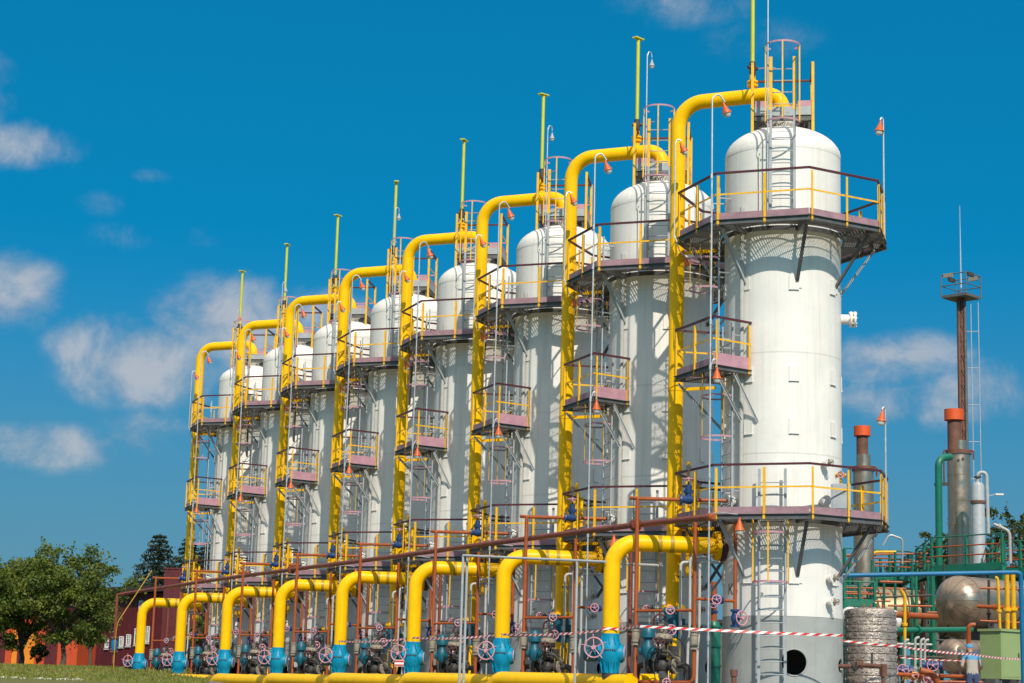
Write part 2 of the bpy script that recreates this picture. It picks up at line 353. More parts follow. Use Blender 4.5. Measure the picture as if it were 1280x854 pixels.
# ------------------------------------------------------------------ ground
def gz(x, y):
    d = V((x, y, 0))-V((CAM.x, CAM.y, 0)); f2 = V((math.sin(YAW), math.cos(YAW), 0)); r2 = V((math.cos(YAW), -math.sin(YAW), 0))
    s = d.dot(f2); l = d.dot(r2)
    sm = lambda t: max(0, min(1, t))**2*(3-2*max(0, min(1, t)))
    z = -1.75*(1-sm((s-6)/24.0))
    left = sm((-l-0.10*s+2)/8.0)
    z += 0.95*sm((s-52)/46.0)*left
    return z
def grid_axis(lo, hi, fine0, fine1, step, cs):
    a = list(np.arange(fine0, fine1+1e-6, step)); x = fine0; k = step
    while x > lo: k *= cs; x -= k; a.insert(0, x)
    x = fine1; k = step
    while x < hi: k *= cs; x += k; a.append(x)
    return a
xs = grid_axis(-3000, 3000, -70, 70, 2.5, 1.35); ys = grid_axis(-3000, 4500, -60, 130, 2.5, 1.35)
g = MB(); g.v = [(x, y, gz(x, y)-0.03) for y in ys for x in xs]; nx = len(xs)
g.f = [(j*nx+i, j*nx+i+1, (j+1)*nx+i+1, (j+1)*nx+i) for j in range(len(ys)-1) for i in range(nx-1)]
tag(g.build('ground', gm, ang=180), None, None, kind='structure')
# gravel yard under the plant
pad = MB(); pv = []; n = 0
for y in np.arange(-14, 60.1, 2.0):
    for x in np.arange(-11, 45.1, 2.0): pv.append((x, y, max(gz(x, y), -0.03)+0.02 if gz(x, y) > -0.2 else gz(x, y)+0.02))
w_ = len(np.arange(-11, 45.1, 2.0)); h_ = len(np.arange(-14, 60.1, 2.0))
pad.add(pv, [(j*w_+i, j*w_+i+1, (j+1)*w_+i+1, (j+1)*w_+i) for j in range(h_-1) for i in range(w_-1)])
tag(pad.build('gravel_yard', gravel, ang=180), None, None, kind='structure')

# ------------------------------------------------------------------ absorber columns
RAD = 1.445
OCT = [152, 198, 250, 298, 338, 22, 66, 109]
OR = 2.62
def poly_oct(z): return [pol(a, OR, z) for a in OCT]
def clip_line(poly, axis, c):
    xs_ = []
    k = len(poly); o = 1-axis
    for i in range(k):
        a, b = poly[i], poly[(i+1) % k]
        if (a[axis]-c)*(b[axis]-c) < 0:
            t = (c-a[axis])/(b[axis]-a[axis]); xs_.append(a[o]+t*(b[o]-a[o]))
    xs_.sort(); return xs_
def grating(poly, z, hole, sp=0.040, th=0.012, hh=0.032):
    m = MB()
    for axis, st, w in ((0, sp, th), (1, 0.28, 0.014)):
        lo = min(p[axis] for p in poly); hi = max(p[axis] for p in poly); c = lo+st*0.5
        while c < hi:
            ends = clip_line(poly, axis, c)
            segs = [(ends[i], ends[i+1]) for i in range(0, len(ends)-1, 2)]
            if hole and abs(c) < hole:
                h = math.sqrt(hole*hole-c*c); ns = []
                for a, b in segs:
                    if a < -h: ns.append((a, min(b, -h)))
                    if b > h: ns.append((max(a, h), b))
                segs = [q for q in ns if q[1]-q[0] > .03]
            for a, b in segs:
                cc_ = (a+b)/2; zz = z-hh/2-(0.001 if axis else 0)
                if axis == 0: m.box((c, cc_, zz), (w, b-a, hh))
                else: m.box((cc_, c, zz), (b-a, w, hh*0.6))
            c += st
    return m
POST = {}
def post_mesh(h):
    k = round(h, 2)
    if k not in POST:
        m = MB(); m.box((0, 0, h/2-0.12), (0.055, 0.012, h+0.16)); m.box((0.024, 0.0285, h/2-0.12), (0.012, 0.045, h+0.16)); POST[k] = m.mesh('post', yrail)
    return POST[k]
def edge_rail(par, a, b, z, h=1.12, toe=0.11, nmid=1, toemat=None, rails=True, posts=True):
    a, b = V((a.x, a.y, 0)), V((b.x, b.y, 0)); d = (b-a).normalized(); out = V((d.y, -d.x, 0))
    MB().box((a+b)/2+V((0,0,z+toe/2-0.02)), ((b-a).length-0.02, 0.008, toe+0.06), math.atan2(d.y, d.x)).build('toe_board', toemat or mauve, par)
    if rails:
        MB().beam(a+V((0,0,z+h)), b+V((0,0,z+h)), 0.055, 0.05).build('handrail', maroon, par)
        MB().beam(a+V((0,0,z+h*0.52)), b+V((0,0,z+h*0.52)), 0.012, 0.04).build('middle_rail', yrail, par)
    if posts:
        for k in range(nmid+1):
            p = a.lerp(b, (k+0.06)/(nmid+1)+0.0)
            place(post_mesh(h-0.03), 'post', par, p+out*0.032+V((0,0,z)), math.atan2(d.y, d.x))
def channel(m, a, b, z, h=0.13):
    a, b = V((a.x, a.y, z-0.05-h/2)), V((b.x, b.y, z-0.05-h/2))
    m.beam(a, b, 0.012, h); d = (b-a).normalized(); n_ = V((d.y, -d.x, 0))
    m.beam(a+n_*0.03+V((0,0,h/2-.006)), b+n_*0.03+V((0,0,h/2-.006)), 0.05, 0.012); m.beam(a+n_*0.03-V((0,0,h/2-.006)), b+n_*0.03-V((0,0,h/2-.006)), 0.05, 0.012)
def bracket(par, ang, z, r1=2.35, drop=1.2):
    m = MB(); p0 = pol(ang, r1, z-0.22); p1 = pol(ang, RAD+0.03, z-0.22-drop)
    m.beam(p0, p1, 0.075, 0.06)
    m.build('bracket', lgrey if ang in (198, 338, 22) else steel, par)
    MB().box(pol(ang, RAD+0.012, z-0.22-drop), (0.022, 0.24, 0.34), R(ang)).build('bracket_plate', white, par)

def octagon_platform(col, name, z):
    P = poly_oct(z); fr = MB()
    for i in range(8):
        channel(fr, P[i], P[(i+1) % 8], z)
    for a in OCT:
        fr.beam(pol(a, RAD+0.02, z-0.115), pol(a, OR-0.03, z-0.115), 0.06, 0.12)
    fr.lathe([(RAD+0.09, z-0.17), (RAD+0.09, z-0.05), (RAD+0.078, z-0.05), (RAD+0.078, z-0.17), (RAD+0.09, z-0.17)], seg=48, caps=False)
    pf = fr.build(name, steel, col)
    grating([p*0.992 for p in P], z, RAD+0.10).build('grating', grate, pf)
    for i in range(8):
        edge_rail(pf, P[i], P[(i+1) % 8], z, nmid=1)
        bracket(pf, OCT[i], z)
    return pf
def ladder(col, ang, r, z0, z1, hoops=(), straps=(), width=0.6, upper_yellow=None, hr=0.36, base=None, out=None, nstrap=3):
    o = pol(ang, r) if base is None else V((base[0], base[1], 0)); n_ = (o.normalized() if out is None else V((out[0], out[1], 0)).normalized()); tdir = V((-n_.y, n_.x, 0))
    m = MB()
    top = z1 if upper_yellow is None else upper_yellow
    for s_ in (-1, 1): m.beam(o+tdir*(s_*width/2)+V((0,0,z0)), o+tdir*(s_*width/2)+V((0,0,top)), 0.065, 0.035, up=n_)
    for z in np.arange(z0+0.6, min(top, 13.5), 1.9):
        for s_ in (-1, 1):
            e = o+tdir*(s_*width/2)+V((0,0,z)); d_ = math.hypot(e.x, e.y)
            if d_ > RAD+.05: m.beam(e, V((e.x, e.y, 0))*((RAD)/d_)+V((0,0,z)), 0.03, 0.03)
    la = m.build('ladder', lgrey, col)
    if upper_yellow is not None:
        for s_ in (-1, 1): MB().beam(o+tdir*(s_*width/2)+V((0,0,top)), o+tdir*(s_*width/2)+V((0,0,z1)), 0.08, 0.04, up=n_).build('grab_rail', yrail, la)
    rung = MB().tube([-tdir*width/2, tdir*width/2], 0.014, 6).mesh('rung', lgrey)
    z = z0+0.3
    while z < min(z1-0.2, top+1.2): place(rung, 'rung', la, o+V((0,0,z))); z += 0.3
    for hz in hoops:
        c = o+n_*0.24+V((0,0,hz)); pts = [o-tdir*(width/2)+V((0,0,hz))]
        pts += [c+Quaternion(V((0,0,1)), a) @ (n_*hr*1.15) for a in np.linspace(-2.0, 2.0, 15)]
        pts.append(o+tdir*(width/2)+V((0,0,hz)))
        mm = MB()
        for a, b in zip(pts[:-1], pts[1:]): mm.beam(a, b, 0.01, 0.045)
        mm.build('cage_hoop', pink, la)
    if straps:
        c = o+n_*0.24
        for a in np.linspace(-1.5, 1.5, nstrap):
            p = c+Quaternion(V((0,0,1)), a) @ (n_*hr*1.15); MB().beam(p+V((0,0,straps[0])), p+V((0,0,straps[1])), 0.035, 0.012, up=n_).build('cage_strap', yrail, la)
    return la
def side_nozzle(col, ang, z, r=0.09, ln=0.3, fl=0.15, mat_=None, name='nozzle', r0=RAD):
    m = MB(); d = pol(ang, 1); m.cyl(pol(ang, r0-0.03, z), pol(ang, r0+ln, z), r); m.flange(pol(ang, r0+ln*0.72, z), d, fl, 0.05, 8); m.flange(pol(ang, r0+ln, z), d, fl, 0.05, 8)
    return m.build(name, mat_ or white, col)

def make_column():
    col = root('absorber_vessel')
    # skirt with a real round access opening and a pipe hole
    sk = MB().lathe([(1.452, 0.0), (1.452, 1.99), (1.40, 1.99), (1.40, 0.0), (1.452, 0.0)], seg=72, caps=False).build('grey_skirt', greyp, col)
    cut = MB()
    for a, z, r in ((247, 0.92, 0.31), (283+25, 0.88, 0.17)): cut.cyl(pol(a, 1.0, z), pol(a, 1.9, z), r, seg=32)
    cu = cut.build('cutter', greyp); md = sk.modifiers.new('b', 'BOOLEAN'); md.object = cu; md.operation = 'DIFFERENCE'; md.solver = 'EXACT'
    bpy.context.view_layer.update()
    me = bpy.data.meshes.new_from_object(sk.evaluated_get(bpy.context.evaluated_depsgraph_get())); sk.modifiers.clear(); sk.data = me
    me.shade_smooth(); me.set_sharp_from_angle(angle=R(38)); bpy.data.objects.remove(cu)
    rim = MB(); 
    for a, z, r in ((247, 0.92, 0.31),):
        d = pol(a, 1); u, w = ortho(d); pts = []
        for k in range(33):
            q = 2*math.pi*k/32; p = d*1.5+V((0,0,z))+(u*math.cos(q)+w*math.sin(q))*r; h = math.hypot(p.x, p.y); t_ = p - d*(1.5-1.452)
            hx = math.sqrt(max(0.01, 1.456**2-(V((p.x, p.y, 0)).dot(V((-d.y, d.x, 0))))**2)); pts.append(d*hx+V((-d.y, d.x, 0))*(V((p.x, p.y, 0)).dot(V((-d.y, d.x, 0))))+V((0,0,p.z)))
        rim.tube(pts, 0.018, 6, caps=False)
    rim.build('opening_rim', greyp, col)
    MB().lathe([(RAD-0.03, 1.9), (RAD-0.03, 13.45)], seg=48).build('inner_shell', white, col)
    # insulation jacket in rolled sheets with recessed joints and lapped vertical seams
    zs = [1.995, 5.87, 8.33, 10.95, 13.48]
    for k in range(len(zs)-1):
        a, b = zs[k], zs[k+1]; g_ = 0.0025
        m = MB().lathe([(RAD-0.02, a+g_), (RAD, a+g_), (RAD, b-g_-0.02), (RAD+0.003, b-g_-0.015), (RAD+0.003, b-g_), (RAD-0.02, b-g_)], seg=72, caps=False)
        for s_ in range(3):
            an = 231+120*s_+(37 if k % 2 else 0); m.box(pol(an, RAD+0.001, (a+b)/2), (0.005, 0.03, b-a-0.03), R(an))
        m.build('jacket_sheet', white, col, ang=14)
    prof = [(RAD+0.006, 13.48), (RAD+0.006, 13.55)]+[(RAD*math.cos(q), 13.55+0.76*math.sin(q)) for q in np.linspace(0, math.pi/2*0.985, 14)]+[(0.001, 14.31)]
    dome = MB().lathe(prof, seg=72, caps=False).build('dome_head', white, col, ang=20)
    for s_ in range(6):
        an = 20+60*s_; m = MB(); pts = [pol(an, RAD*math.cos(q)+0.002, 13.55+0.76*math.sin(q)+0.002) for q in np.linspace(0.02, 1.25, 9)]
        m.tube(pts, 0.008, 4).build('dome_seam', white, dome)
    # small raised plates on the jacket
    plate = MB().box((0,0,0), (0.024, 0.24, 0.36)); plate.box((0.012, 0, -0.185), (0.03, 0.25, 0.015)); pm = plate.mesh('clip_plate', white)
    for z in (10.05, 7.80, 6.52, 2.95):
        for a in (113, 158, 202, 247, 293, 338, 23):
            if z == 10.05 and a in (202, 338): continue
            o = place(pm, 'clip_plate', col, pol(a, RAD+0.012, z), R(a))
    # platforms
    octagon_platform(col, 'lower_platform', 4.36)
    octagon_platform(col, 'upper_platform', 11.50)
    zm = 7.95; A, B, Cc, D = pol(152, 2.66), pol(198, 2.66), V((-1.32, -0.60, 0)), V((-1.15, 0.90, 0))
    fr = MB()
    for a, b in ((A, B), (B, Cc), (D, A)): channel(fr, a, b, zm, 0.12)
    fr.beam(A.lerp(B, .5)+V((0,0,zm-.11)), V((-1.42, .1, zm-.11)), .06, .1)
    mp_ = fr.build('middle_platform', steel, col)
    grating([A*0.99, B*0.99, Cc, D], zm, RAD+0.03).build('grating', grate, mp_)
    edge_rail(mp_, A, B, zm, nmid=1); edge_rail(mp_, B, Cc, zm, nmid=0, toe=0.24, toemat=pink); edge_rail(mp_, D, A, zm, nmid=0)
    place(post_mesh(1.09), 'post', mp_, V((Cc.x-.06, Cc.y-.02, zm)), 0.3)
    for p, q in ((B, V((-1.42, -0.42, zm-1.35))), (A, V((-1.22, 0.78, zm-1.35))), (B.lerp(Cc, .55), pol(212, RAD+.02, zm-1.3))):
        p = V((p.x*0.97, p.y*0.97, zm-0.2)); b_ = MB(); b_.beam(p, q, 0.07, 0.012); b_.beam(p+V((0,0,-.03)), q+V((0,0,-.03)), 0.012, 0.07); b_.build('bracket', lgrey, mp_)
    # head platform around the outlet nozzle, square to the ladder
    la = 236.0; e1 = pol(la, 1); e2 = V((-e1.y, e1.x, 0)); hs = 0.73; zt = 14.50
    Q = [e1*hs+e2*hs, e1*hs-e2*hs, -e1*hs-e2*hs, -e1*hs+e2*hs]
    fr = MB(); rz = math.atan2(e2.y, e2.x)
    for i in range(4): channel(fr, Q[i], Q[(i+1) % 4], zt, 0.10)
    for s1 in (-1, 1):
        for s2 in (-1, 1):
            p = e1*(hs-.06)*s1+e2*(hs-.06)*s2; fr.beam(p+V((0,0,zt-.1)), p*0.96+V((0,0,13.98)), 0.05, 0.05)
    fr.beam(e2*hs+V((0,0,zt-.1)), -e2*hs+V((0,0,zt-.1)), .05, .09); 
    hp = fr.build('head_platform', steel, col)
    gq = [Q[3], Q[2], Q[1], Q[0]]; grating(gq, zt, 0.34).build('grating', grate, hp)
    for i in range(4):
        a, b = Q[i], Q[(i+1) % 4]; d = (b-a).normalized(); out = V((d.y, -d.x, 0)); out = out if out.dot(a+b) > 0 else -out
        MB().box((a+b)/2+out*.012+V((0,0,zt+0.10)), ((b-a).length-.0, 0.008, 0.22), math.atan2(d.y, d.x)).build('toe_board', lgrey, hp)
        if i: MB().box((a+b)/2+out*.012+V((0,0,zt+0.285)), ((b-a).length-.03, 0.008, 0.15), math.atan2(d.y, d.x)).build('toe_board', pink, hp)
        else:
            for q_, ww in ((.12, .24), (.88, .24)): MB().box(a.lerp(b, q_)+out*.012+V((0,0,zt+0.285)), ((b-a).length*ww, 0.008, 0.15), math.atan2(d.y, d.x)).build('toe_board', pink, hp)
        if i != 0:
            MB().beam(a+V((0,0,zt+1.36)), b+V((0,0,zt+1.36)), 0.055, 0.05).build('handrail', maroon, hp)
            MB().beam(a+V((0,0,zt+.72)), b+V((0,0,zt+.72)), 0.012, 0.04).build('middle_rail', yrail if i != 2 else pink, hp)
        for p in ((a,) if i else (a, )):
            MB().box(p+p.normalized()*.03+V((0,0,zt+0.42)), (0.07, 0.05, 1.90), rz).build('post', yrail, hp)
    MB().lathe([(0.30, 14.17), (0.30, 14.80)], seg=28).build('outlet_nozzle', white, col)
    # ladders
    ladder(col, 228, 1.70, 0.02, 5.45, hoops=(2.75, 3.9), straps=(2.75, 4.3), width=0.62)
    ladder(col, 0, 0, 4.36, 9.05, hoops=(6.25, 7.25), straps=(6.25, 7.85), base=(-1.72, -0.16), out=(-1, 0.15))
    ladder(col, 0, 0, 7.95, 12.6, hoops=(10.05, 10.8), straps=(10.05, 11.4), base=(-1.66, 0.52), out=(-1, 0.25))
    ladder(col, la, 1.62, 11.5, 15.72, hoops=(13.95, 15.92), straps=(13.95, 15.92), width=0.58, upper_yellow=14.35)
    # nozzles
    side_nozzle(col, -31, 9.42, 0.125, 0.34, 0.20, name='inspection_nozzle')
    side_nozzle(col, 283, 2.92, 0.05, 0.16, 0.10); side_nozzle(col, 283, 2.36, 0.05, 0.16, 0.10)
    side_nozzle(col, 277, 5.66, 0.05, 0.18, 0.10); side_nozzle(col, 275, 4.75, 0.07, 0.20, 0.13)
    side_nozzle(col, 184, 4.74, 0.10, 0.20, 0.14)
    # gauge cocks screwed onto the small nozzles
    for a, z in ((283, 2.92), (283, 2.36), (277, 5.66)):
        m = MB(); p = pol(a, RAD+.24, z); m.cyl(pol(a, RAD+.18, z), pol(a, RAD+.36, z), 0.025, seg=8); m.cyl(p+V((0,0,-.09)), p+V((0,0,.09)), .02, seg=8); m.torus(pol(a, RAD+.33, z), pol(a, 1), .06, .012, 14, 5); m.build('gauge_cock', tan, col)
    MB().tube([pol(196, RAD+.09, 12.0), pol(196, RAD+.09, 4.5)], 0.055, 10).build('conduit', wtube, col)
    MB().tube([pol(214, RAD+.07, 13.3), pol(214, RAD+.05, 11.6)], 0.014, 6).build('earthing_cable', pale, col)
    lg = MB()
    for k in range(4): lg.tube([pol(230+k*3, RAD+.04, 0.02), pol(230+k*3, RAD+.04, .2)], .02, 6)
    lg.build('anchor_bolts', cast, col)
    return col
column = make_column()
COLS = repeat(column, labs('tall white process vessel with yellow railed platforms', ' of eight'), 'vessel', 'row of eight white absorber vessels')
# stencilled number on the nearest column's jacket
def text_mesh(body, size, depth=0.002):
    cu = bpy.data.curves.new('txt', 'FONT'); cu.body = body; cu.size = size; cu.extrude = depth; cu.align_x = 'CENTER'; cu.align_y = 'CENTER'
    o = bpy.data.objects.new('txt', cu); COL.objects.link(o); bpy.context.view_layer.update()
    me = bpy.data.meshes.new_from_object(o.evaluated_get(bpy.context.evaluated_depsgraph_get())); bpy.data.objects.remove(o); return me
me = text_mesh('К6', 0.36); me.materials.append(letter)
for v in me.vertices:                          # wrap the flat letters round the jacket
    x, y, z = v.co; an = R(181)+x/RAD; v.co = ((RAD+0.004+z)*math.cos(an), (RAD+0.004+z)*math.sin(an), 2.62+y)
place(me, 'stencilled_letters', COLS[0])

# ------------------------------------------------------------------ overhead yellow pipes and vents
PR = 0.19
dirp = V((-1.80, 2.14, 0)).normalized(); dl = V((-1.80, 2.14, 0)).length
def make_overhead():
    o = root('overhead_pipe')
    c = dirp*dl
    p = MB().tube(rpath([(0,0,14.80), (0,0,15.30), dirp*1.2+V((0,0,15.30))], .46, 12)+rpath([dirp*1.3+V((0,0,15.30)), c+V((0,0,15.30)), c+V((0,0,2.25))], .66, 12), PR, 28)
    p.build('pipe', yellow, o)
    MB().flange((0,0,14.84), (0,0,1), 0.33, 0.07, 14).build('flange', yellow, o)
    for z in (13.2, 9.3, 6.1): MB().lathe([(PR+.002, -.012), (PR+.007, -.004), (PR+.007, .004), (PR+.002, .012)], c+V((0,0,z)), (0,0,1), 28, caps=False).build('weld_seam', yellow, o)
    for q in (.85, dl-.8): MB().lathe([(PR+.001, -.012), (PR+.006, -.004), (PR+.006, .004), (PR+.001, .012)], dirp*q+V((0,0,15.3)), dirp, 28, caps=False).build('weld_seam', yellow, o)
    for z in (11.30, 7.75, 4.2):
        m = MB(); m.lathe([(PR+.012, -.05), (PR+.012, .05)], c+V((0,0,z)), (0,0,1), 24); m.beam(c+V((0.15, -.1, z)), c*0.62+V((0,0,z)), .05, .08); m.build('pipe_clamp', yellow, o)
    # twin yellow guide tubes beside the foot of the pipe
    for k, (dx, dy) in enumerate(((.30, -.16), (.42, -.24))): MB().tube([c+V((dx, dy, 3.0)), c+V((dx, dy, 5.9-k*.4))], 0.05, 12).build('guide_tube', yellow, o)
    MB().flange(c+V((0,0,2.25)), (0,0,1), .30, .07, 12).build('flange', yellow, o)
    return o
OVER = repeat(make_overhead(), labs('thick yellow pipe looping from column head down its side'), 'pipe', 'yellow overhead pipes')
def make_vent():
    o = root('vent_pole', tuple(dirp*0.80+V((0,0,0))))
    MB().tube([(0,0,15.5), (0,0,18.66)], 0.05, 12).build('pole', lime, o)
    m = MB().box((0,0,18.68), (0.34, 0.16, 0.035), 0.9); m.build('cap_plate', lime, o)
    m = MB(); m.cyl((0,0,15.42), (0,0,15.9), .075, seg=12); m.flange((0,0,15.62), (0,0,1), .14, .04, 6); m.flange((0,0,15.72), (0,0,1), .14, .04, 6); m.build('flange', yellow, o)
    m = MB(); m.cyl((0,0,15.95), (0,0,16.25), .085, seg=12); m.cyl((-.14,0,16.1), (.14,0,16.1), .05, seg=10); m.build('valve_body', cast, o)
    MB().tube([(.1,0,16.1), (.5,-.3,16.1)], .012, 6).build('valve_lever', pink, o)
    return o
VENTS = repeat(make_vent(), labs('tall thin lime yellow vent pole rising from overhead pipe'), 'vent pole', 'lime vent poles above the columns')

# ------------------------------------------------------------------ lamps
def bell(m_, p, tilt=(0,0,-1), s=1.0):
    ax = -V(tilt).normalized(); s = s*.88
    m_.lathe([(0.028*s, .20*s), (.035*s, .12*s), (.055*s, .08*s), (.085*s, -.02*s), (.125*s, -.09*s), (.128*s, -.11*s), (.10*s, -.105*s)], p, ax, 16)
LENS = {}
def lamp(par, p, tilt=(0,0,-1), s=1.0, mat_=None, name='lamp_shade'):
    m_ = MB(); bell(m_, p, tilt, s); o = m_.build(name, mat_ or lampo, par)
    l = MB(); ax = V(tilt).normalized(); s = s*.88; l.lathe([(.098*s, .10*s), (.098*s, .15*s), (.07*s, .20*s), (.001, .22*s)], p, ax, 14); l.build('lamp_lens', lens, o); return o
def make_lamp_pole():
    o = root('lamp_pole', (-2.66, -0.90, 0))
    h = 14.2; q = V((.30, -.1, 0))
    MB().tube([(0,0,0), (0,0,9.4), (.01,.0,11), (0,0,h), (0,0,h+.28), q*0.5+V((0,0,h+.42)), q+V((0,0,h+.2))], .022, 8, bend=.12).build('conduit_pole', galv, o)
    for z in (1.4, 4.2, 5.2, 7.8, 8.9, 11.4, 12.5): MB().lathe([(.034, -.06), (.034, .06)], (0,0,z), (0,0,1), 8).build('pole_clip', galv, o)
    lamp(o, q+V((.02,0,h+.02)), (.35,-.1,-1), 1.05)
    MB().tube([(0,0,7.75), (.06,-.03,8.0), (.13,-.05,8.0), (.15,-.06,7.8)], .016, 6, bend=.05).build('gooseneck', galv, o); lamp(o, V((.15,-.06,7.62)), (0,0,-1), 1.05)
    MB().tube([(0,0,4.3), (.1,-.25,4.32), (.3,-.75,4.25)], .016, 6).build('gooseneck', galv, o); lamp(o, V((.33,-.80,3.98)), (0,0,-1), 1.1)
    return o
LP = repeat(make_lamp_pole(), labs('thin grey conduit pole carrying orange bell lamps'), 'lamp pole', 'lamp poles along the column fronts')
def make_back_lamp():
    o = root('platform_lamp', tuple(pol(152, 2.72, 11.45)))
    MB().tube([(0,0,0), (0,0,2.45), (.05,.0,2.62), (.16,-.05,2.55)], .02, 8, bend=.08).build('lamp_stem', galv, o); lamp(o, V((.19,-.05,2.36)), (.5,-.1,-1), .95)
    MB().tube([(.0,0,.1), (.1,-.1,-.35), (.22,-.2,-.5)], .014, 6).build('gooseneck', galv, o); lamp(o, V((.24,-.22,-.66)), (.4,-.2,-1), .95)
    return o
repeat(make_back_lamp(), labs('orange bell lamp on curved stem at upper platform corner', ''), 'lamp', 'lamps at the upper platform corners')
def stem_lamp(p, h, label, s=1.05):
    o = root('stem_lamp', p); MB().tube([(0,0,0), (0,0,h), (-.04,0,h+.1), (-.1,0,h)], .02, 8, bend=.04).build('lamp_stem', galv, o); lamp(o, V((-.11,0,h-.2)), (-.15,0,-1), s); tag(o, label, 'lamp', 'lamps on straight stems')
stem_lamp(tuple(pol(320, 2.52, 11.5)), 2.95, 'orange lamp on stem at right side of nearest column upper platform')
stem_lamp(tuple(pol(322, 2.50, 4.36)), 2.75, 'orange lamp on stem at right side of nearest column lower platform')
# rods beside the head ladders
for i, (h, kind) in enumerate([(6.8, 0), (4.55, 1), (4.0, 1), (0, 0), (4.1, 1), (0, 0), (3.6, 1), (3.4, 2)]):
    if not h: continue
    p = pol(236, 1.66)+e2*0.33+V((0, 6*i, 14.5)) if False else pol(248, 1.70)+V((0, 6*i, 12.6))
    p = V((math.cos(R(236))*1.72-math.sin(R(236))*-0.36, math.sin(R(236))*1.72+math.cos(R(236))*-0.36+6*i, 12.6))
    o = root('roof_rod', tuple(p)); MB().tube([(0,0,-1.0), (0,0,h+.4)], .017, 8).build('rod', galv, o)
    if kind: 
        MB().tube([(0,0,h+.3), (.05,0,h+.5), (.14,0,h+.45), (.15,0,h+.32)], .012, 6, bend=.05).build('gooseneck', galv, o); lamp(o, V((.15,0,h+.15)), (0,0,-1), .72, lampo if kind == 2 else lgrey)
    tag(o, 'thin grey rod%s beside head ladder, %s one' % (' with small lamp' if kind else ' without lamp', ORD[i]), 'rod', 'thin rods beside the head ladders')

# ------------------------------------------------------------------ lower pipework, one set per column
VX, VY = -3.97, 1.40
CAMD = V((-0.56, -0.83, 0)); RGT = V((0.83, -0.56, 0))
def hwheel(par, c, ax, r, matl=None, spokes=5, tips=True, rim=0.022, name='handwheel'):
    ax = V(ax).normalized(); u, w = ortho(ax); c = V(c)
    wh = MB().torus(c, ax, r, rim, 24, 8).build(name, matl or wheel, par)
    for k in range(spokes):
        a = 2*math.pi*k/spokes+0.4; d = u*math.cos(a)+w*math.sin(a)
        MB().tube([c-ax*.0, c+d*(r*(1.38 if tips else .98))], rim*.62, 6).build('spoke', matl or wheel, wh)
    MB().lathe([(r*.22, -.05), (r*.22, .05)], c, ax, 12).build('hub', matl or wheel, wh); return wh
def make_inlet():
    o = root('inlet_pipe'); c = V((VX, VY, 0)); t_ = -c.normalized(); ln = c.length-1.60
    MB().tube([c+V((0,0,1.49)), c+V((0,0,3.70)), c+t_*ln+V((0,0,3.70))], PR+.012, 28, bend=0.60, n=12).build('pipe', yellow, o)
    MB().flange(c+t_*(ln-.02)+V((0,0,3.7)), t_, 0.36, 0.10, 14).build('flange', yellow, o)
    MB().flange(c+t_*(ln+.10)+V((0,0,3.7)), t_, 0.37, 0.09, 14).build('flange', maroon, o)
    MB().cyl(c+t_*(ln+.1)+V((0,0,3.7)), c+t_*(ln+.45)+V((0,0,3.7)), .20).build('nozzle_neck', brown, o)
    for q in (1.15, 1.45): MB().lathe([(PR+.016, -.05), (PR+.016, .05)], c+t_*q+V((0,0,3.7)), t_, 28, caps=False).build('pipe_band', mat_band, o)
    return o
mat_band = mat('dull_yellow_band', (0.42, 0.25, 0.01), 0.5)
INL = repeat(make_inlet(), labs('thick yellow pipe from column bending down to blue valve'), 'pipe', 'lower yellow pipes')
def make_valve():
    o = root('ball_valve', (VX, VY, 0))
    MB().lathe([(.205, 1.51), (.208, 1.36), (.24, 1.30), (.28, 1.22), (.295, 1.04), (.28, .88), (.235, .80), (.205, .74), (.208, .57)], seg=28).build('body', blue, o)
    m = MB(); m.lathe([(.20, -.30), (.225, -.24), (.225, .26), (.205, .31)], (0,0,1.04), RGT, 24); m.build('trunnion_housing', blue, o)
    MB().lathe([(.17, .31), (.165, .34), (.10, .36)], (0,0,1.04), RGT, 20).build('end_cap', blue, o); MB().torus(RGT*.335+V((0,0,1.04)), RGT, .165, .014, 20, 6).build('cap_ring', wheel, o)
    for k in range(6):
        MB().box(V((0,0,1.12))+CAMD*.292+RGT*(-.13+.052*k), (.035, .02, .035), math.atan2(RGT.y, RGT.x)).build('body_bolt', cast, o)
    for k in range(5):
        an = math.degrees(math.atan2(CAMD.y, CAMD.x))-60+30*k; m = MB(); p = pol(an, 1)
        m.beam(p*.205+V((0,0,.60)), p*.265+V((0,0,.84)), .025, .05, up=p); m.build('body_rib', blue, o); MB().beam(p*.265+V((0,0,1.26)), p*.20+V((0,0,1.47)), .025, .05, up=p).build('body_rib', blue, o)
    g_ = MB(); c = -RGT*.48+V((0,0,1.02)); g_.lathe([(.15, -.16), (.19, -.10), (.19, .14), (.12, .18)], c, RGT, 18); g_.lathe([(.11, -.02), (.13, .12), (.10, .3), (.07, .33)], c+V((0,0,-.02)), CAMD, 14); g_.box(c+V((0,0,.16)), (.2, .2, .1), .5)
    g_.build('gearbox', teal, o)
    MB().tube([c+CAMD*.2, c+CAMD*.42+RGT*.1+V((0,0,.12))], .03, 8).build('wheel_shaft', cast, o)
    hwheel(o, c+CAMD*.42+RGT*.12+V((0,0,.14)), CAMD+RGT*-.25, .235, rim=.018)
    MB().lathe([(.195, .30), (.198, .57)], seg=24).build('coupling', cast, o)
    return o
VAL = repeat(make_valve(), labs('blue ball valve with pink handwheel under yellow pipe'), 'valve', 'blue ball valves')
def make_manifold():
    o = root('manifold_pipe'); c = V((VX, VY, 0))
    MB().tube([c+V((.12,-.8,.34)), c+V((0,0,.34)), c+V((-.62,5.0,.40)), c+V((-.66,5.5,-.5))], PR+.02, 24, bend=.5, n=9).build('pipe', yellow, o)
    MB().flange(c+V((-.25, 2.1, .365)), (-.12, 1, 0), PR+.03, .05, 0).build('weld_band', yellow, o)
    return o
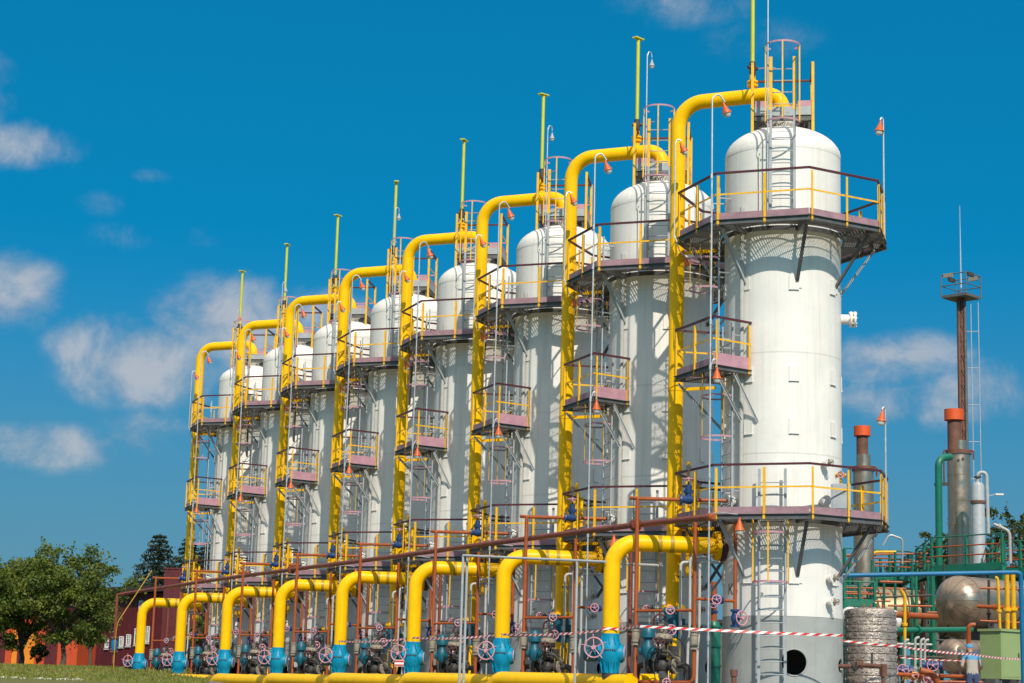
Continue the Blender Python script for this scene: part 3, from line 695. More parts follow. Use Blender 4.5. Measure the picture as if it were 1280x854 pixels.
repeat(make_manifold(), labs('yellow pipe lying low along the valves', ' set'), 'pipe', 'low yellow manifold pipes')
def flg(par, p, ax=(0,0,1), r=.105, n=2, mat_=None):
    m = MB()
    for k in range(n): m.flange(V(p)+V(ax).normalized()*(.06*(k-(n-1)/2)*1.3), ax, r, .035, 6)
    return m.build('flange', mat_ or tan, par)
def small_valve(par, p, ax, mat_=None, wr=.10, wdir=None, s=1.0):
    ax = V(ax).normalized(); p = V(p); m = MB()
    m.lathe([(.085*s, -.16*s), (.085*s, -.12*s), (.05*s, -.11*s), (.075*s, 0), (.05*s, .11*s), (.085*s, .12*s), (.085*s, .16*s)], p, ax, 14)
    wd = V(wdir or CAMD).normalized(); m.cyl(p, p+wd*.16*s, .035*s, seg=10); b_ = m.build('valve_body', mat_ or navy, par); 
    hwheel(b_ if False else par, p+wd*.19*s, wd, wr, spokes=5, tips=False, rim=.014); return b_
def make_red(i=0):
    o = root('condensate_pipe')
    r1, r2, r3 = V((-3.60, .85, 0)), V((-2.90, -.67, 0)), pol(197, 1.76); nz_ = pol(184, RAD+.2); zt = 4.74
    MB().tube([r1+V((-.05,.25,zt+.03)), r1+V((0,0,zt)), nz_+V((0,0,zt))], .045, 12).build('top_pipe', orange, o)
    MB().tube([r1+V((0,0,zt)), r1+V((0,0,.38)), r2+V((0,0,.38)), r2+V((0,0,4.1))], .047, 12, bend=.16, n=5).build('riser_loop', orange, o)
    MB().tube([r3+V((0,0,4.3)), r3+V((0,0,2.05))], .046, 12).build('drain_riser', orange, o)
    MB().tube([r1+V((0,0,2.05)), r2+V((0,0,2.05))], .036, 10).build('cross_pipe', orange, o)
    MB().tube([r2+V((0,0,2.32)), r3+V((0,0,2.32))], .036, 10).build('cross_pipe', orange, o)
    small_valve(o, r1.lerp(r2, .60)+V((0,0,2.05)), r2-r1, teal, .095); small_valve(o, r2.lerp(r3, .55)+V((0,0,2.32)), r3-r2, navy, .105)
    small_valve(o, r1.lerp(r2, .55)+V((0,0,.38)), r2-r1, cast, .09)
    v = small_valve(o, r3+V((0,0,1.92)), (0,0,1), navy, .165, CAMD+RGT*.9, 1.3)
    q = r1.lerp(nz_, .56)+V((0,0,zt)); m = MB(); m.lathe([(.13, -.2), (.13, -.15), (.07, -.14), (.12, 0), (.07, .14), (.13, .15), (.13, .2)], q, nz_-r1, 16); m.cyl(q, q+V((0,0,.36)), .075, seg=12); m.box(q+V((0,0,.2)), (.17, .17, .08)); m.build('globe_valve', navy, o)
    hwheel(o, q+V((0,0,.50)), (0,0,1), .15, pink, tips=False, rim=.016)
    MB().cyl(q+V((0,0,.36)), q+V((0,0,.72)), .022, seg=8).build('valve_stem', cast, o)
    MB().lathe([(.07, -.02), (.07, .02)], q+V((0,0,.78)), CAMD, 16).build('pressure_gauge', cast, o)
    for p, z in ((r1, 1.62), (r2, 1.52)):
        flg(o, p+V((0,0,z))); flg(o, p+V((0,0,z-.32))); MB().lathe([(.07, -.18), (.095, -.08), (.095, .08), (.07, .18)], p+V((0,0,z-.16)), (0,0,1), 12).build('check_valve', tan, o)
    return o
RED = repeat(make_red(), labs('orange red condensate pipe loop with small valves'), 'pipe', 'orange condensate loops')
def make_control():
    o = root('control_valve', (-3.12, .38, 0)); ax = V((.42, -.91, 0)); sd = V((.91, .42, 0))
    m = MB(); m.cyl((0,0,.02), (0,0,.5), .08, seg=12); m.sphere((0,0,.78), .19); m.lathe([(.2, -.36), (.2, -.29), (.1, -.28), (.12, 0), (.1, .28), (.2, .29), (.2, .36)], (0,0,.78), ax, 18); m.cyl((0,0,.9), (0,0,1.2), .075, seg=10); m.build('body', cast, o)
    for s_ in (-1, 1): MB().tube([ax*(.36*s_)+V((0,0,.78)), ax*(.73*s_)+V((0,0,.78)), ax*(.76*s_)+V((0,0,.02))], .07, 12, bend=.14).build('line_pipe', cast, o)
    for s_ in (-.4, .4): m = MB(); m.flange(ax*s_+V((0,0,.78)), ax, .2, .04, 8); m.build('flange', tan, o)
    m = MB()
    for s_ in (-1, 1): m.beam(sd*(s_*.12)+V((0,0,.95)), sd*(s_*.14)+V((0,0,1.3)), .035, .05)
    m.flange((0,0,1.0), (0,0,1), .17, .05, 8); m.box((0,0,1.3), (.34, .13, .05), .43); m.build('yoke', cast, o)
    MB().lathe([(.08, 1.30), (.19, 1.36), (.23, 1.40), (.232, 1.44), (.20, 1.48), (.13, 1.53)], seg=22).build('diaphragm_case', tan, o)
    for k in range(10): MB().lathe([(.016, 1.375), (.016, 1.465)], pol(36*k, .215), (0,0,1), 6).build('case_bolt', cast, o)
    MB().lathe([(.12, 1.53), (.125, 1.58), (.125, 1.74), (.10, 1.79), (.04, 1.80)], seg=16).build('spring_cap', tan, o)
    f0 = -sd*.30+ax*-.22; m = MB(); m.lathe([(.06, .9), (.14, 1.0), (.15, 1.22), (.10, 1.30), (.10, 1.38), (.17, 1.42), (.17, 1.50), (.155, 1.60), (.10, 1.70), (.02, 1.73)], f0, (0,0,1), 20); m.lathe([(.09, -.22), (.09, .22)], f0+V((0,0,1.1)), ax, 12); m.build('filter', teal, o)
    MB().tube([f0+ax*.2+V((0,0,1.1)), V((0,0,1.1))+ax*.3-sd*.2, V((0,0,.8))+ax*.5], .045, 10, bend=.1).build('filter_pipe', cast, o)
    MB().box(sd*.2+ax*.14+V((0,0,1.12)), (.18, .13, .24), .4).build('positioner', cast, o); MB().box(sd*.05+CAMD*.24+V((0,0,.56)), (.2, .14, .16), .4).build('terminal_box', steel, o)
    for k, (p, z) in enumerate(((sd*.24+CAMD*.1, 1.40), (-sd*.12+CAMD*.24, 1.22))): MB().lathe([(.07, -.02), (.07, .03)], p+V((0,0,z)), CAMD, 16).build('pressure_gauge', pale if k else cast, o)
    for k, (a, b, c) in enumerate([((.1,-.1,1.5), (.45,-.25,1.2), (.5,-.1,.3)), ((.0,.2,1.4), (.5,.3,1.0), (.2,.35,.2)), ((-.2,-.2,1.2), (-.45,-.3,.8), (-.3,-.1,.15)), ((.2,-.2,1.1), (.3,-.5,.7), (.1,-.4,.1))]):
        MB().tube([a, V(a).lerp(V(b), .6)+V((.05,.05,.1)), b, V(b).lerp(V(c), .5)+V((.06,0,0)), c], .013, 6, bend=.2).build('impulse_hose', wtube if k == 1 else cast, o)
    hwheel(o, sd*.35+CAMD*.1+V((0,0,1.62)), CAMD+RGT*.5, .12, tips=False, rim=.015); MB().cyl(sd*.35+V((0,0,1.3)), sd*.35+CAMD*.1+V((0,0,1.62)), .03, seg=8).build('bypass_valve', navy, o)
    hwheel(o, -sd*.15+CAMD*.45+V((0,0,1.30)), CAMD*.6+V((0,0,.5)), .15, maroon, tips=False, rim=.015); MB().cyl(-sd*.15+CAMD*.1+V((0,0,.95)), -sd*.15+CAMD*.45+V((0,0,1.30)), .03, seg=8).build('bypass_valve', cast, o)
    return o
CTRL = repeat(make_control(), labs('dark control valve with tan diaphragm cap by orange loop'), 'valve', 'control valves')
def make_tubes():
    o = root('tube_set', (-2.55, .55, 0))
    for k in range(3):
        b_ = V((.17*k, -.16*k, 0)); h = 3.25+(.12 if k == 1 else 0)
        MB().tube([b_+V((-.05, .03, .35)), b_+V((-.03, .02, 1.3)), b_+V((0,0,1.55)), b_+V((0,0,h)), b_+V((.5,-.1,h+.02))], .036, 10, bend=.1).build('tube', wtube, o)
    MB().box((.17,-.16,1.72), (.62, .05, .05), -.75).build('tube_clamp', cast, o); MB().box((.17,-.16,2.9), (.62, .04, .04), -.75).build('tube_clamp', cast, o)
    return o
repeat(make_tubes(), labs('three dirty white tubes with bent tops behind orange loop'), 'tubes', 'white tube sets')
def make_foot():
    o = root('shutoff_valve', tuple(dirp*dl))
    m = MB(); m.lathe([(.21, 2.2), (.21, 2.12), (.23, 2.0), (.26, 1.85), (.23, 1.68), (.21, 1.58), (.21, 1.5)], seg=22); m.cyl(-RGT*.4+V((0,0,1.85)), RGT*.3+V((0,0,1.85)), .13); m.build('body', teal, o)
    MB().tube([(0,0,1.5), (0,0,.42), (-1.6,-.3,.40)], PR, 22, bend=.55, n=9).build('elbow_pipe', yellow, o)
    hwheel(o, -RGT*.3+CAMD*.36+V((0,0,1.9)), CAMD, .16, maroon); MB().tube([-RGT*.3+V((0,0,1.9)), -RGT*.3+CAMD*.36+V((0,0,1.9))], .03, 8).build('wheel_shaft', cast, o)
    return o
repeat(make_foot(), labs('teal shutoff valve above yellow elbow at pipe foot'), 'valve', 'teal shutoff valves')
def make_brownriser():
    o = root('brown_riser', (-2.15, 3.7, 0))
    MB().tube([(0,0,0), (0,0,3.9)], .05, 10).build('pipe', brown, o); flg(o, (0,0,1.75), mat_=cast); MB().tube([(0,0,2.25), (.75,-.4,2.25)], .03, 8).build('branch_pipe', cast, o)
    small_valve(o, (.38,-.2,2.25), (.75,-.4,0), cast, .09); return o
repeat(make_brownriser(), labs('thin brown riser pipe with dark branch valve between columns'), 'pipe', 'brown riser pipes', n=8)

# header pipe running along the row
hp_ = [atx(x, y, -3.2) for x, y in ((887, 646.5), (795.6, 656), (724.4, 665), (560, 686.5), (491.8, 696), (365, 712), (300, 720.5), (240, 729), (196, 736), (157, 742))]
ho = root('header_pipe', tuple(hp_[0])); o0 = hp_[0]
MB().tube([p-o0 for p in hp_]+[hp_[-1]-o0+V((-.3, 0.3, -.05)), hp_[-1]-o0+V((-.3, .3, -3.2))], .072, 14).build('pipe', brown, ho)
for k in (1, 5): m = MB(); m.flange(hp_[k]-o0, hp_[k+1]-hp_[k], .15, .05, 8); m.flange(hp_[k]-o0+(hp_[k+1]-hp_[k]).normalized()*.09, hp_[k+1]-hp_[k], .15, .05, 8); m.build('flange', brown, ho)
MB().lathe([(.09, -.02), (.095, .12), (.06, .16)], V((0,0,0)), hp_[0]-hp_[1], 14).build('end_cap', orange, ho)
e_ = hp_[-1]-o0+V((-.3, .3, -2.35)); m = MB(); m.flange(e_+V((0,0,.32)), (0,0,1), .2, .06, 8); m.flange(e_-V((0,0,.32)), (0,0,1), .2, .06, 8); m.build('flange', rust, ho)
MB().lathe([(.12, -.26), (.15, -.1), (.15, .1), (.12, .26)], e_, (0,0,1), 16).build('valve_body', bpipe, ho)
tag(ho, 'long brown red header pipe running the length of the row', 'pipe')

# grey portal frame, junction boxes, signs at the valves
def frame_thing(name, pts_list, r, matl, label, cat, bend=.05):
    o0 = pts_list[0][0]; ro = root(name, tuple(o0))
    for k, pts in enumerate(pts_list): MB().tube([V(p)-o0 for p in pts], r, 10, bend=bend).build('tube' if k else 'top_tube', matl, ro)
    return tag(ro, label, cat)
a, b = at(579, 694.5, 49.5), at(757, 702.5, 46.5)
frame_thing('pipe_frame', [[a, b], [a, V((a.x, a.y, 0))], [a+V((.14,.05,-.05)), V((a.x+.14, a.y+.05, 0))], [a.lerp(b, .81), V((*a.lerp(b, .81).xy, 0))]], 0.034, lgrey, 'pale grey tubular portal frame in front of second and third valves', 'frame')
a, b = at(781, 705, 47), at(823, 707, 46.4)
tag(MB().tube([(0,0,0), b-a], .035, 8).build('grey_tube', wtube, None, tuple(a)), 'short pale grey horizontal tube behind nearest yellow lower pipe', 'tube')
def jbox(px, py, d, label, s=1.0):
    p = at(px, py, d); o = root('junction_box', (p.x, p.y, 0)); z = p.z
    MB().box((0,0,z), (.34*s, .2*s, .46*s), YAW*-1).build('box', lgrey, o); MB().box(CAMD*.11*s+V((0,0,z)), (.28*s, .012, .40*s), -YAW).build('lid', lgrey, o)
    MB().beam((0,0,0), (0,0,z-.2), .06, .06).build('stand', cast, o)
    for k in range(4): MB().tube([RGT*(.17*s)+V((0,0,z+.12-.09*k)), RGT*(.30*s)+V((0,0,z+.06-.09*k)), RGT*.22+V((0,0,0))], .018, 6, bend=.1).build('cable', cast, o)
    tag(o, label, 'junction box', 'grey junction boxes')
jbox(366, 831, 68, 'grey junction box with cables beside fifth blue valve from right'); jbox(166, 840, 84, 'grey junction box with cables at far left end of valves', 1.15)
sp_ = at(499, 829, 54); so_ = root('hanging_sign', tuple(sp_)); MB().box((0,0,0), (.26, .012, .18), -YAW).build('plate', tagw, so_); MB().box(CAMD*.009+V((0,0,.05)), (.26, .004, .05), -YAW).build('red_band', tagr, so_); MB().box(CAMD*.009-V((0,0,.055)), (.26, .004, .04), -YAW).build('red_band', tagr, so_)
MB().tube([V((0,0,.09)), V((.1,.2,.5))], .008, 5).build('wire', cast, so_)
tag(so_, 'small white sign with red bands hanging by third blue valve', 'sign')
# thin yellow gas line at the far left end
q = [at(190, 713, 86), at(147, 778, 85), at(144, 800, 85)]; q.append(V((q[2].x, q[2].y, 0.2)))
frame_thing('gas_line', [q], .024, mat_band, 'thin dull yellow gas line slanting down at left end of row', 'pipe', .5)

# barrier tapes
def tape_thing(pts, wd, label, sag=0.0, up=(0,0,1)):
    P = []
    for a, b in zip(pts[:-1], pts[1:]):
        a, b = V(a), V(b); n_ = max(4, int((b-a).length/.35))
        for k in range(n_): t_ = k/n_; P.append(a.lerp(b, t_)-V((0,0,sag*4*t_*(1-t_)*(b-a).length*.02)))
    P.append(V(pts[-1])); me = bpy.data.meshes.new('barrier_tape'); vs = []; L_ = [0]
    for a, b in zip(P[:-1], P[1:]): L_.append(L_[-1]+(b-a).length)
    o0 = P[0]
    for k, p in enumerate(P):
        tw = .25*math.sin(L_[k]*1.1); off = CAMD*tw*wd*.5; vs += [p-o0+V((0,0,wd/2))+off, p-o0-V((0,0,wd/2))-off]
    fs = [(2*k, 2*k+1, 2*k+3, 2*k+2) for k in range(len(P)-1)]; me.from_pydata([tuple(v) for v in vs], [], fs)
    ul = me.uv_layers.new(name='UVMap')
    for pl in me.polygons:
        for li in pl.loop_indices:
            vi = me.loops[li].vertex_index; ul.data[li].uv = (L_[vi//2], vi % 2)
    me.materials.append(tape); o = place(me, 'barrier_tape', None, tuple(o0)); sd = o.modifiers.new('s', 'SOLIDIFY'); sd.thickness = .002
    return tag(o, label, 'barrier tape', 'red and white barrier tapes')
w0 = CAMD*.21
tape_thing([V((VX, VY+18, 1.62))+w0, V((VX, VY+12, 1.62))+w0, V((VX, VY+6, 1.60))+w0, V((VX, VY, 1.60))+w0], .055, 'red and white tape strung along the yellow pipes above blue valves', .5)
tape_thing([V((VX, VY, 1.62))+w0+RGT*-.2, V((VX, VY, 1.62))+w0+RGT*.2, at(800, 783, 44.6), at(1054, 794.5, 44.4)], .058, 'red and white tape stretched in front of nearest white vessel', .15)
tape_thing([at(1054, 801, 46.3), at(1125, 808, 46.6), at(1215, 818, 50.6), at(1277, 824, 54.6)], .05, 'upper pink and white tape from nearest vessel to green cabinet', .3)
tape_thing([at(1125, 822, 55), at(1200, 826, 56.5), at(1277, 831, 58)], .035, 'lower thin red and white tape left of green cabinet', .3)

# ------------------------------------------------------------------ right side: drum, tanks, stacks, green platforms
def vert(px, py, d):                  # foot on the ground under a photo point
    p = at(px, py, d); return V((p.x, p.y, 0)), p.z
# foil wrapped drum
f_, zt = vert(1088, 764, 48.2); o = root('wrapped_drum', tuple(f_)); rr = .63; n_ = 13; rng = random.Random(3)
for k in range(n_):
    a, b = zt*k/n_, zt*(k+1)/n_; m = MB(); seg = 64; prof = [(rr-.015, a+.004), (rr+.004, a+.012), (rr+.006, (a+b)/2), (rr+.003, b-.012), (rr-.015, b-.004)]
    m.lathe(prof, seg=seg, caps=False); m.v = [(x*(1+rng.uniform(-.014, .014)), y*(1+rng.uniform(-.014, .014)), z+rng.uniform(-.006, .006)) for x, y, z in m.v]; m.build('foil_band', foil, o, ang=20)
    for j in range(9):
        aa = 150+j*22+rng.uniform(-6, 6); MB().box(pol(aa, rr+.016, b-.07+rng.uniform(-.03, .02)), (.012, rng.uniform(.08, .16), .05), R(aa)).build('foil_clip', foil, o)
MB().lathe([(rr-.03, zt-.002), (rr-.05, zt+.03), (.3, zt+.08), (.001, zt+.09)], seg=32, caps=False).build('lid', foil, o)
for k in range(4): MB().tube([pol(210+25*k, .4, zt+.03), pol(210+25*k, .4, zt+.16)], .02, 6).build('lid_bolt', orange, o)
tag(o, 'crinkled silver foil wrapped drum right of nearest vessel', 'drum')
# rusty drain pipe out of the nearest skirt
p0 = pol(308, 1.3, .88); c1 = at(1073, 831, 46.2); c2 = at(1104, 833, 46.0)
o = root('drain_pipe', tuple(p0)); q = [V((0,0,0)), pol(308, .4), c1-p0+V((0,0,.0)), c2-p0, V((c2.x, c2.y, 0))-p0]
MB().tube(q, .05, 12, bend=.08).build('pipe', rust, o); flg(o, c1-p0, c2-c1, .1, 3, rust); m = MB(); m.flange(q[1]+pol(308, .1), pol(308, 1), .12, .05, 8); m.build('flange', cast, o); MB().cyl(c1.lerp(c2, .55)-p0, c1.lerp(c2, .55)-p0+V((0,0,.3)), .03, seg=8).build('valve_stem', cast, o)
MB().box(c2-p0+V((0,0,-.1)), (.13, .13, .3)).build('socket', rust, o)
tag(o, 'rusty drain pipe leaving the grey skirt of nearest vessel', 'pipe')
# second stub: rusty post before the nearest vessel
f_, z_ = vert(917.5, 837, 44.5); o = root('rusty_post', tuple(f_)); MB().lathe([(.06, 0), (.06, z_-.02)], seg=12).build('post', rust, o); MB().lathe([(.085, z_-.15), (.085, z_)], seg=12).build('cap', rust, o); tag(o, 'short rusty capped post at foot of nearest vessel', 'post')
# blue pipe portal
a, b = at(1048, 719.5, 52), at(1270, 715.5, 52.5); c_ = at(1279.5, 854, 52.3)
frame_thing('blue_pipe', [[a, b, at(1276, 717, 52.5), V((c_.x, c_.y, 0))]], .062, bpipe, 'blue pipe crossing right side then bending down at frame edge', 'pipe', .35)
def tank(name, px, py, d, r, ln, label, mat_=clad, hemi=.72, bands=3, leftness=.69):
    c = at(px, py, d); hd = (CAMD*math.sqrt(1-leftness**2)-RGT*leftness).normalized(); bk = -hd; o = root(name, (c.x, c.y, 0)); c = V((0,0,c.z))
    MB().lathe([(r, 0), (r, ln)], c, bk, 40, caps=True).build('tank_shell', mat_, o)
    ns = 18; u, w = ortho(hd)
    for k in range(ns):               # petals of the clad head
        m = MB(); vs = []; st = 8
        for i in range(st+1):
            q = math.pi/2*i/st; rr_ = r*1.01*math.cos(q); zz = hemi*r*math.sin(q)
            for j in range(4):
                a_ = 2*math.pi*(k+(.02+.96*j/3))/ns; vs.append(c+hd*(zz+(.006*(k % 2)))+(u*math.cos(a_)+w*math.sin(a_))*max(rr_, .002))
        m.add(vs, [(i*4+j, i*4+j+1, (i+1)*4+j+1, (i+1)*4+j) for i in range(st) for j in range(3)]); m.build('head_petal', mat_, o)
    MB().lathe([(r*.99*math.cos(q), hemi*.98*r*math.sin(q)) for q in np.linspace(0, 1.55, 8)], c, hd, 30, caps=False).build('inner_head', cast, o)
    for k in range(bands): MB().lathe([(r+.002, -.03), (r+.015, -.03), (r+.015, .03), (r+.002, .03)], c+bk*(ln*(k+.08)/bands), bk, 40, caps=False).build('band', cast if k else clad, o)
    for q in (.2, .75):
        s_ = c+bk*ln*q; MB().box((s_.x, s_.y, (s_.z-r*.8)/2), (.25, r*1.3, s_.z-r*.8), math.atan2(bk.y, bk.x)).build('saddle', steel, o)
    return tag(o, label, 'tank', 'silver horizontal tanks')
tank('storage_tank', 1198, 752, 66, .87, 6.5, 'large silver horizontal tank with petal seamed end, behind green cabinet')
tank('storage_tank', 1190, 820, 61, .53, 4.0, 'small silver horizontal tank beneath the large silver tank', bands=2)
tank('storage_tank', 1076, 764, 72, .85, 3.6, 'dull tan banded tank half hidden behind foil wrapped drum', bands=7, leftness=.96, mat_=tanclad)
tank('storage_tank', 1062, 772, 64, .35, 2.2, 'smallest pale tank dome peeking beside nearest vessel', mat_=white, bands=2)
# green cabinet
f_, z1 = vert(1250, 788, 56); z0 = at(1250, 851, 56).z; o = root('green_cabinet', tuple(f_)); rz = -YAW+R(38); hh = z1-z0
MB().box((0,0,(z0+z1)/2), (.90, .74, hh-.08), rz).build('body', cabin, o); MB().box((0,0,z1-.01), (1.0, .84, .07), rz).build('lid', cabin, o)
q = Matrix.Rotation(rz, 3, 'Z')
MB().box(q @ V((.02,-.372,(z0+z1)/2)), (.80, .012, hh-.2), rz).build('door', cabin, o)
MB().box(q @ V((.33,-.388,(z0+z1)/2)), (.03, .03, .14), rz).build('handle', cast, o)
for sx in (-.4, .4):
    for sy in (-.3, .3): p = q @ V((sx, sy, 0)); MB().beam(p, p+V((0,0,z0+.04)), .05, .05).build('leg', steel, o)
tag(o, 'pale green metal cabinet on legs at right edge', 'cabinet')
# stacks
def stack(px, py_base, d, prof_px, label, name='flue_stack'):
    f_, zb = vert(px, py_base, d); k = d/FPX; o = root(name, tuple(f_)); zz = lambda y: at(px, y, d).z
    MB().lathe([(prof_px['r']*k, 0), (prof_px['r']*k, zz(prof_px['y1']))], seg=32).build('clad_stack', clad, o)
    for y in prof_px['seams']: MB().lathe([(prof_px['r']*k+.004, zz(y)-.02), (prof_px['r']*k+.008, zz(y)+.02)], seg=32, caps=False).build('seam_band', clad, o)
    y1 = prof_px['y1']; MB().lathe([(prof_px['r']*k+.05, zz(y1)-.06), (prof_px['r']*k+.05, zz(y1)+.1)], seg=28).build('flange', rust, o)
    dx = prof_px['dx']*k
    MB().lathe([(prof_px['r2']*k, zz(y1)), (prof_px['r2']*k, zz(prof_px['y2']))], RGT*dx*.35, (0,0,1), 24).build('silver_collar', clad, o)
    MB().lathe([(prof_px['r3']*k, zz(y1)), (prof_px['r3']*k, zz(prof_px['y3']))], -RGT*dx, (0,0,1), 24).build('rusty_flue', rust, o)
    MB().lathe([(prof_px['r4']*k, zz(prof_px['y3'])-.02), (prof_px['r4']*k, zz(prof_px['y4'])), (prof_px['r3']*k, zz(prof_px['y4'])), (prof_px['r3']*k, zz(prof_px['y4'])-.3)], -RGT*dx, (0,0,1), 24, caps=False).build('orange_cap', captop, o)
    for s_ in (-1, 1): MB().tube([RGT*(s_*(prof_px['r']*k))+V((0,0,zz(y1)+.1)), RGT*(s_*(prof_px['r']*k+.12))+V((0,0,zz(y1)+.16)), RGT*(s_*(prof_px['r']*k+.12))+V((0,0,zz(y1)+(-1.2 if s_ < 0 else -.25)))], .035, 8, bend=.08).build('side_pipe', rust, o)
    return tag(o, label, 'stack', 'flue stacks with orange caps')
st1 = stack(1200.5, 705, 74, dict(r=14.5, y1=563, seams=(592, 625, 657), r2=8.5, y2=547, r3=8.5, y3=520, r4=12.2, y4=506.5, dx=5), 'tall silver flue stack with rusty neck and orange cap, rightmost')
for k, (u_, v_) in enumerate(((-.05, 574), (.12, 572.5))): MB().lathe([(.055, 0), (.055, .02)], CAMD*(14.5*74/FPX)+RGT*u_+V((0,0,at(1200, v_, 74).z)), CAMD, 10).build('sight_hole', cast, st1)
stack(1080, 720, 70, dict(r=12.7, y1=584, seams=(612, 640), r2=9, y2=565, r3=7.3, y3=540, r4=10.5, y4=528, dx=1), 'silver flue stack with orange cap just right of nearest vessel')
# slim grey column with gooseneck
f_, zb = vert(1224, 705, 72); k = 72/FPX; o = root('slim_column', tuple(f_)); zz = lambda y: at(1224, y, 72).z
MB().lathe([(8*k, 0), (8*k, zz(606)), (6.5*k, zz(602)), (2*k, zz(600))], seg=20).build('shell', lgrey, o); MB().lathe([(9.5*k, zz(628)), (9.5*k, zz(624.5))], seg=20).build('band', rust, o)
MB().tube([(0,0,zz(601)), (0,0,zz(588)), RGT*(11*k)+V((0,0,zz(588))), RGT*(12*k)+V((0,0,zz(668)))], 2.3*k, 10, bend=.15).build('gooseneck', lgrey, o)
MB().flange((0,0,zz(594)), (0,0,1), .13, .05, 6).build('flange', cast, o); MB().tube([RGT*(12*k)+V((0,0,zz(618))), RGT*(24*k)+V((0,0,zz(616)))], .02, 6).build('lamp_arm', lgrey, o); MB().box(RGT*(26*k)+V((0,0,zz(616))), (.3, .14, .06), -YAW).build('lamp_head', pale, o)
tag(o, 'slim grey column with gooseneck pipe beside the rightmost stack', 'column')
# green pipe into the stack
a = at(1173, 700, 73.5); b = at(1173, 573, 73.5); c_ = at(1188, 571, 73.9)
o = root('green_riser', (a.x, a.y, 0)); a0 = V((a.x, a.y, 0)); MB().tube([V((0,0,0)), V((b.x, b.y, b.z))-a0, c_-a0], 4.4*73.5/FPX, 16, bend=.35).build('pipe', gpipe, o); MB().beam(at(1169, 606, 73.4)-a0, at(1186, 605, 73.6)-a0, .12, .12).build('support_arm', cast, o)
tag(o, 'thick green pipe bending into the rightmost stack', 'pipe')
# light mast
d = 95; k = d/FPX; f_, zb = vert(1206, 640, d); o = root('light_mast', tuple(f_)); ztop = at(1199, 363, d).z
for s1 in (-1, 1):
    for s2 in (-1, 1): MB().tube([RGT*(.16*s1)+CAMD*(.16*s2), RGT*(.15*s1)+CAMD*(.15*s2)+V((0,0,ztop))], .075, 8).build('mast_leg', rust if s1 < 0 else steel, o)
MB().tube([(0,0,0), (0,0,ztop)], .13, 12).build('mast_core', rust, o)
z_ = .5
while z_ < ztop: 
    m = MB(); 
    for s1 in (-1, 1): m.beam(RGT*.15*s1+CAMD*.15+V((0,0,z_)), RGT*-.15*s1+CAMD*.15+V((0,0,z_+.7)), .03, .03); 
    m.beam(RGT*.15+CAMD*.15+V((0,0,z_)), RGT*.15-CAMD*.15+V((0,0,z_+.7)), .03, .03); m.build('lattice_brace', rust, o); z_ += .75
hw = .70; rzm = R(20)
MB().box((0,0,ztop+.08), (2*hw, 2*hw, .14), rzm).build('deck', steel, o); qm = Matrix.Rotation(rzm, 3, 'Z'); cs = [qm @ V((sx*hw, sy*hw, 0)) for sx, sy in ((-1,-1),(1,-1),(1,1),(-1,1))]
for i in range(4):
    MB().tube([cs[i]+V((0,0,ztop+.1)), cs[i]+V((0,0,ztop+1.2))], .03, 6).build('post', steel, o)
    for h in (.62, 1.18): MB().tube([cs[i]+V((0,0,ztop+h)), cs[(i+1) % 4]+V((0,0,ztop+h))], .026, 6).build('rail', steel, o)
    MB().box(cs[i].lerp(cs[(i+1) % 4], .3)*1.02+V((0,0,ztop+1.12)), (.5, .12, .2), rzm+i*math.pi/2).build('floodlight', tan if i % 2 else cast, o)
MB().tube([(0,0,ztop+.1), (0,0,ztop+1.6), (0,0,at(1199, 238, d).z)], [.05, .035, .012], 8).build('lightning_rod', galv, o)
for s1 in (0, 1): MB().tube([RGT*(.45+.36*s1)+CAMD*.1, RGT*(.45+.36*s1)+CAMD*.1+V((0,0,ztop-.2))], .025, 6).build('ladder_rail', lgrey, o)
z_ = 2.0
while z_ < ztop-.5: MB().tube([RGT*.2+CAMD*.1+V((0,0,z_)), RGT*.83+CAMD*.1+V((0,0,z_))], .022, 6).build('ladder_hoop', lgrey, o); z_ += 1.85
tag(o, 'tall rusty lattice light mast with railed lamp platform', 'mast')

# green platforms
def green_platform(name, foot, zd, h, nmid, label, extra=()):
    o0 = V((*foot[0].xy, 0)); o = root(name, tuple(o0)); P = [V((p.x, p.y, 0))-o0 for p in foot]
    m = MB(); m.f = []; n_ = len(P); m.add([p+V((0,0,zd)) for p in P]+[p+V((0,0,zd-.12)) for p in P], [tuple(range(n_)), tuple(range(2*n_-1, n_-1, -1))]+[(i, i+n_, (i+1) % n_+n_, (i+1) % n_) for i in range(n_)]); m.build('deck', green, o)
    for i in range(n_):
        a, b = P[i], P[(i+1) % n_]
        MB().beam(a+V((0,0,zd-.1)), b+V((0,0,zd-.1)), .06, .26).build('edge_beam', green, o)
        for j, hh_ in enumerate((h, h*.66, h*.33)): MB().tube([a+V((0,0,zd+hh_)), b+V((0,0,zd+hh_))], .028, 6).build('rail', green if j == 0 else orange, o)
        for k in range(nmid+1): p = a.lerp(b, k/(nmid+1)); MB().beam(p+V((0,0,zd)), p+V((0,0,zd+h)), .09, .09).build('post', green, o)
        MB().beam(a, a+V((0,0,zd-.1)), .14, .14).build('leg', green, o)
    return tag(o, label, 'platform', 'green service platforms')
zd = at(1200, 709, 71).z; hgt = at(1210, 672, 70).z-at(1210, 709, 70).z
fA, fB = at(1165, 709, 71), at(1253, 709, 68.5); bk = V((math.sin(YAW+.1), math.cos(YAW+.1), 0))*5
green_platform('green_platform', [fA, fB, fB+bk, fA+bk], zd, hgt, 1, 'green railed platform around the foot of rightmost stack')
gA, gB = at(1256, 710, 74), at(1296, 710, 73); green_platform('green_platform', [gA, gB, gB+bk*.8, gA+bk*.8], at(1270, 712, 74).z, hgt, 1, 'green railed platform cut by right edge of frame')
